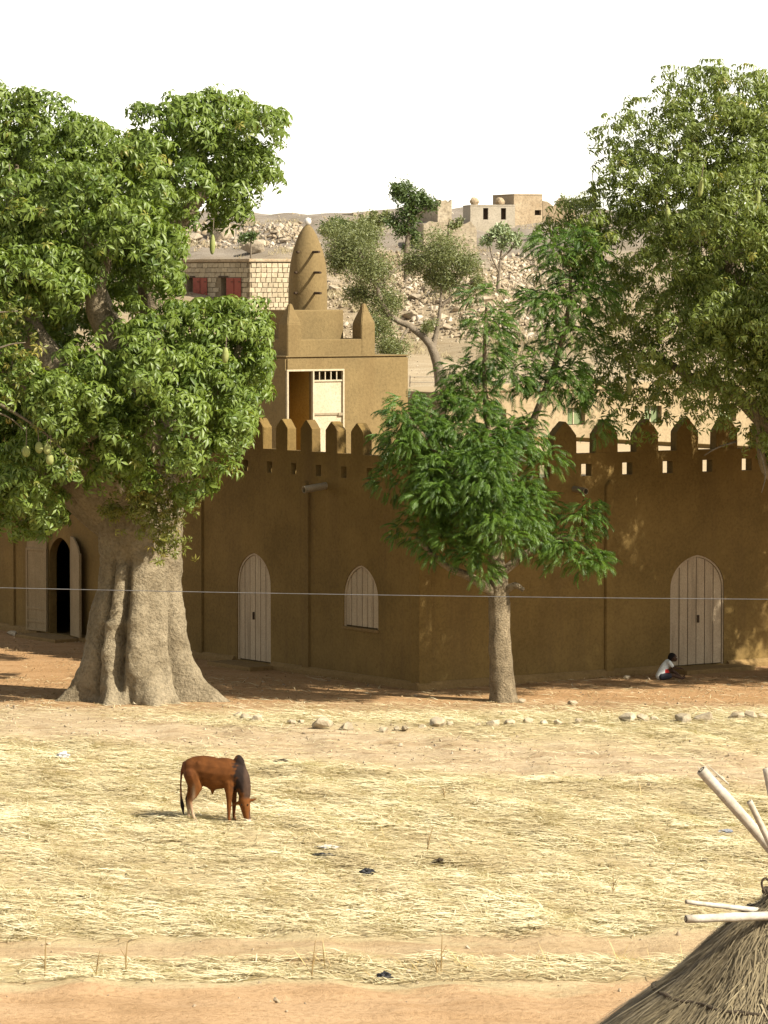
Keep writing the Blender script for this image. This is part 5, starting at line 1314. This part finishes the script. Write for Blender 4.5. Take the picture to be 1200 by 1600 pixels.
# bindings
def ring(name, tt, r, tilt, seed):
    P = []; zc, rc = cone_at(tt)
    for k in range(73):
        a = 2*math.pi*k/72; z = zc + tilt*math.cos(a); rr = float(np.interp(-z, [-q for q in cz], crr))*(1 + .03*math.sin(5*a + z*4) + .02*math.sin(11*a)) + .015
        P.append(Vector((rr*math.cos(a), rr*math.sin(a), z + .006*math.sin(k*1.3))))
    V_, F_ = sweep(P, [r*(1 + .25*math.sin(k*2.1)) for k in range(73)], 7, .3, seed); link(name, np_mesh(name, V_, F_, M['rope'], True), gran)
ring('binding', .70, .017, -.03, 1); ring('binding', .245, .02, .0, 2); ring('binding', .08, .018, .0, 3)
def gl(px, py, dY):
    p = at(px, py, GYc + dY); return Vector((p.x - gp.x, p.y - GYc, p.z - gz))
def pole(pa, pb, r0, r1, nodes, seed):
    P = curve_path([pa, (pa + pb)/2 + Vector((0, 0, .01)), pb], 20); rad = [r0 + (r1 - r0)*i/19 for i in range(20)]
    for nd in nodes: rad[nd] *= 1.14
    V_, F_ = sweep(P, rad, 16, .05, seed); o = link('pole', np_mesh('pole', V_, F_, M['stalk'], True), gran)
    d = (pb - pa).normalized(); V_, F_ = sweep([pa - d*.002, pa - d*.0035], [r0*.72, r0*.7], 12); link('cut_end', np_mesh('cut_end', V_, F_, M['rope']), o)
    V_, F_ = sweep([pa - d*.0036, pa - d*.005], [r0*.42, r0*.4], 12); link('pith', np_mesh('pith', V_, F_, M['stalk']), o)
    V_, F_ = sweep([pa - d*.0051, pa - d*.0062], [r0*.2, r0*.18], 10); link('bore', np_mesh('bore', V_, F_, M['rope']), o)
pole(gl(1072, 1436, -.55), gl(1420, 1428, .1), .026, .03, (4,), 1)
pole(gl(1072, 1409, -.35), gl(1330, 1446, .25), .014, .024, (8, 13), 2)
pole(gl(1096, 1203, -.1), gl(1262, 1395, .1), .036, .034, (), 3)
pole(gl(1171, 1252, -.2), gl(1222, 1362, -.1), .019, .022, (), 4)
pole(gl(1198, 1200, .2), gl(1232, 1380, .1), .028, .03, (), 5)
pole(gl(1330, 1215, .2), gl(1225, 1392, -.1), .03, .034, (), 6)
# frayed splinters on the tallest pole, rope loop at the top
for k in range(5):
    p = gl(1094 + k*3.2, 1206 - k*1.2, -.12 + .03*(k % 2)); V_, F_ = sweep([p + Vector((.05 + .02*k, .03, -.07 - .03*(k % 3))), p + Vector((random.uniform(-.02, .02), 0, random.uniform(-.01, .035)))], [.006, .002], 5); link('splinter', np_mesh('splinter', V_, F_, M['stalk']), gran)
V_, F_ = sweep(curve_path([gl(1195, 1395, -.15), gl(1190, 1380, -.16), gl(1196, 1372, -.16), gl(1204, 1382, -.15), gl(1200, 1400, -.14)], 16), [.008]*16, 6); link('rope_loop', np_mesh('rope_loop', V_, F_, M['rope'], True), gran)
Vs = []; Fs = []; zs_ = [(-.4, 1.15), (.3, 1.2), (1.2, 1.22), (apex - 1.15, 1.1)]
for z, r in zs_:
    for k in range(40): a = 2*math.pi*k/40; Vs.append((r*math.cos(a), r*math.sin(a), z))
for i in range(3):
    for k in range(40): k2 = (k+1) % 40; Fs.append((i*40+k, i*40+k2, (i+1)*40+k2, (i+1)*40+k))
link('wall', np_mesh('wall', Vs, Fs, M['banco'], True), gran)

# ================================================================ OVERHEAD CABLE (poles stand outside the picture)
CY = 40.0; ca = at(0, 917, CY); cb = at(1200, 935, CY); sl = (cb.z - ca.z)/(cb.x - ca.x)
xa, xb = -9.0, 9.0; za = ca.z + sl*(xa - ca.x) + .06; zb = ca.z + sl*(xb - ca.x) + .06
mid = []
for i in range(41):
    u = i/40; mid.append(Vector((xa + (xb - xa)*u, CY, za + (zb - za)*u - .34*u*(1 - u))))
V_, F_ = sweep([p - mid[0] for p in mid], [.0038]*41, 6)
cab = link('cable', np_mesh('cable', V_, F_, M['wire'], True), None, mid[0]); tag(cab, 'thin grey cable strung across in front of the trees', 'cable')
for x, z in ((xa, za), (xb, zb)):
    g0 = tz(x, CY); V_, F_ = sweep([Vector((0, 0, -.4)), Vector((0, 0, (z - g0)*.5)), Vector((0, 0, z - g0 + .4))], [.10, .085, .07], 12, .08, 1)
    o = link('cable_post', np_mesh('cable_post', V_, F_, M['bark_grey'], True), None, (x, CY + .11, g0)); tag(o, 'plain wooden post carrying the thin grey cable', 'post', 'posts of the cable')
print('clusters', nb, nn_, np_, 'blocks', cnt)
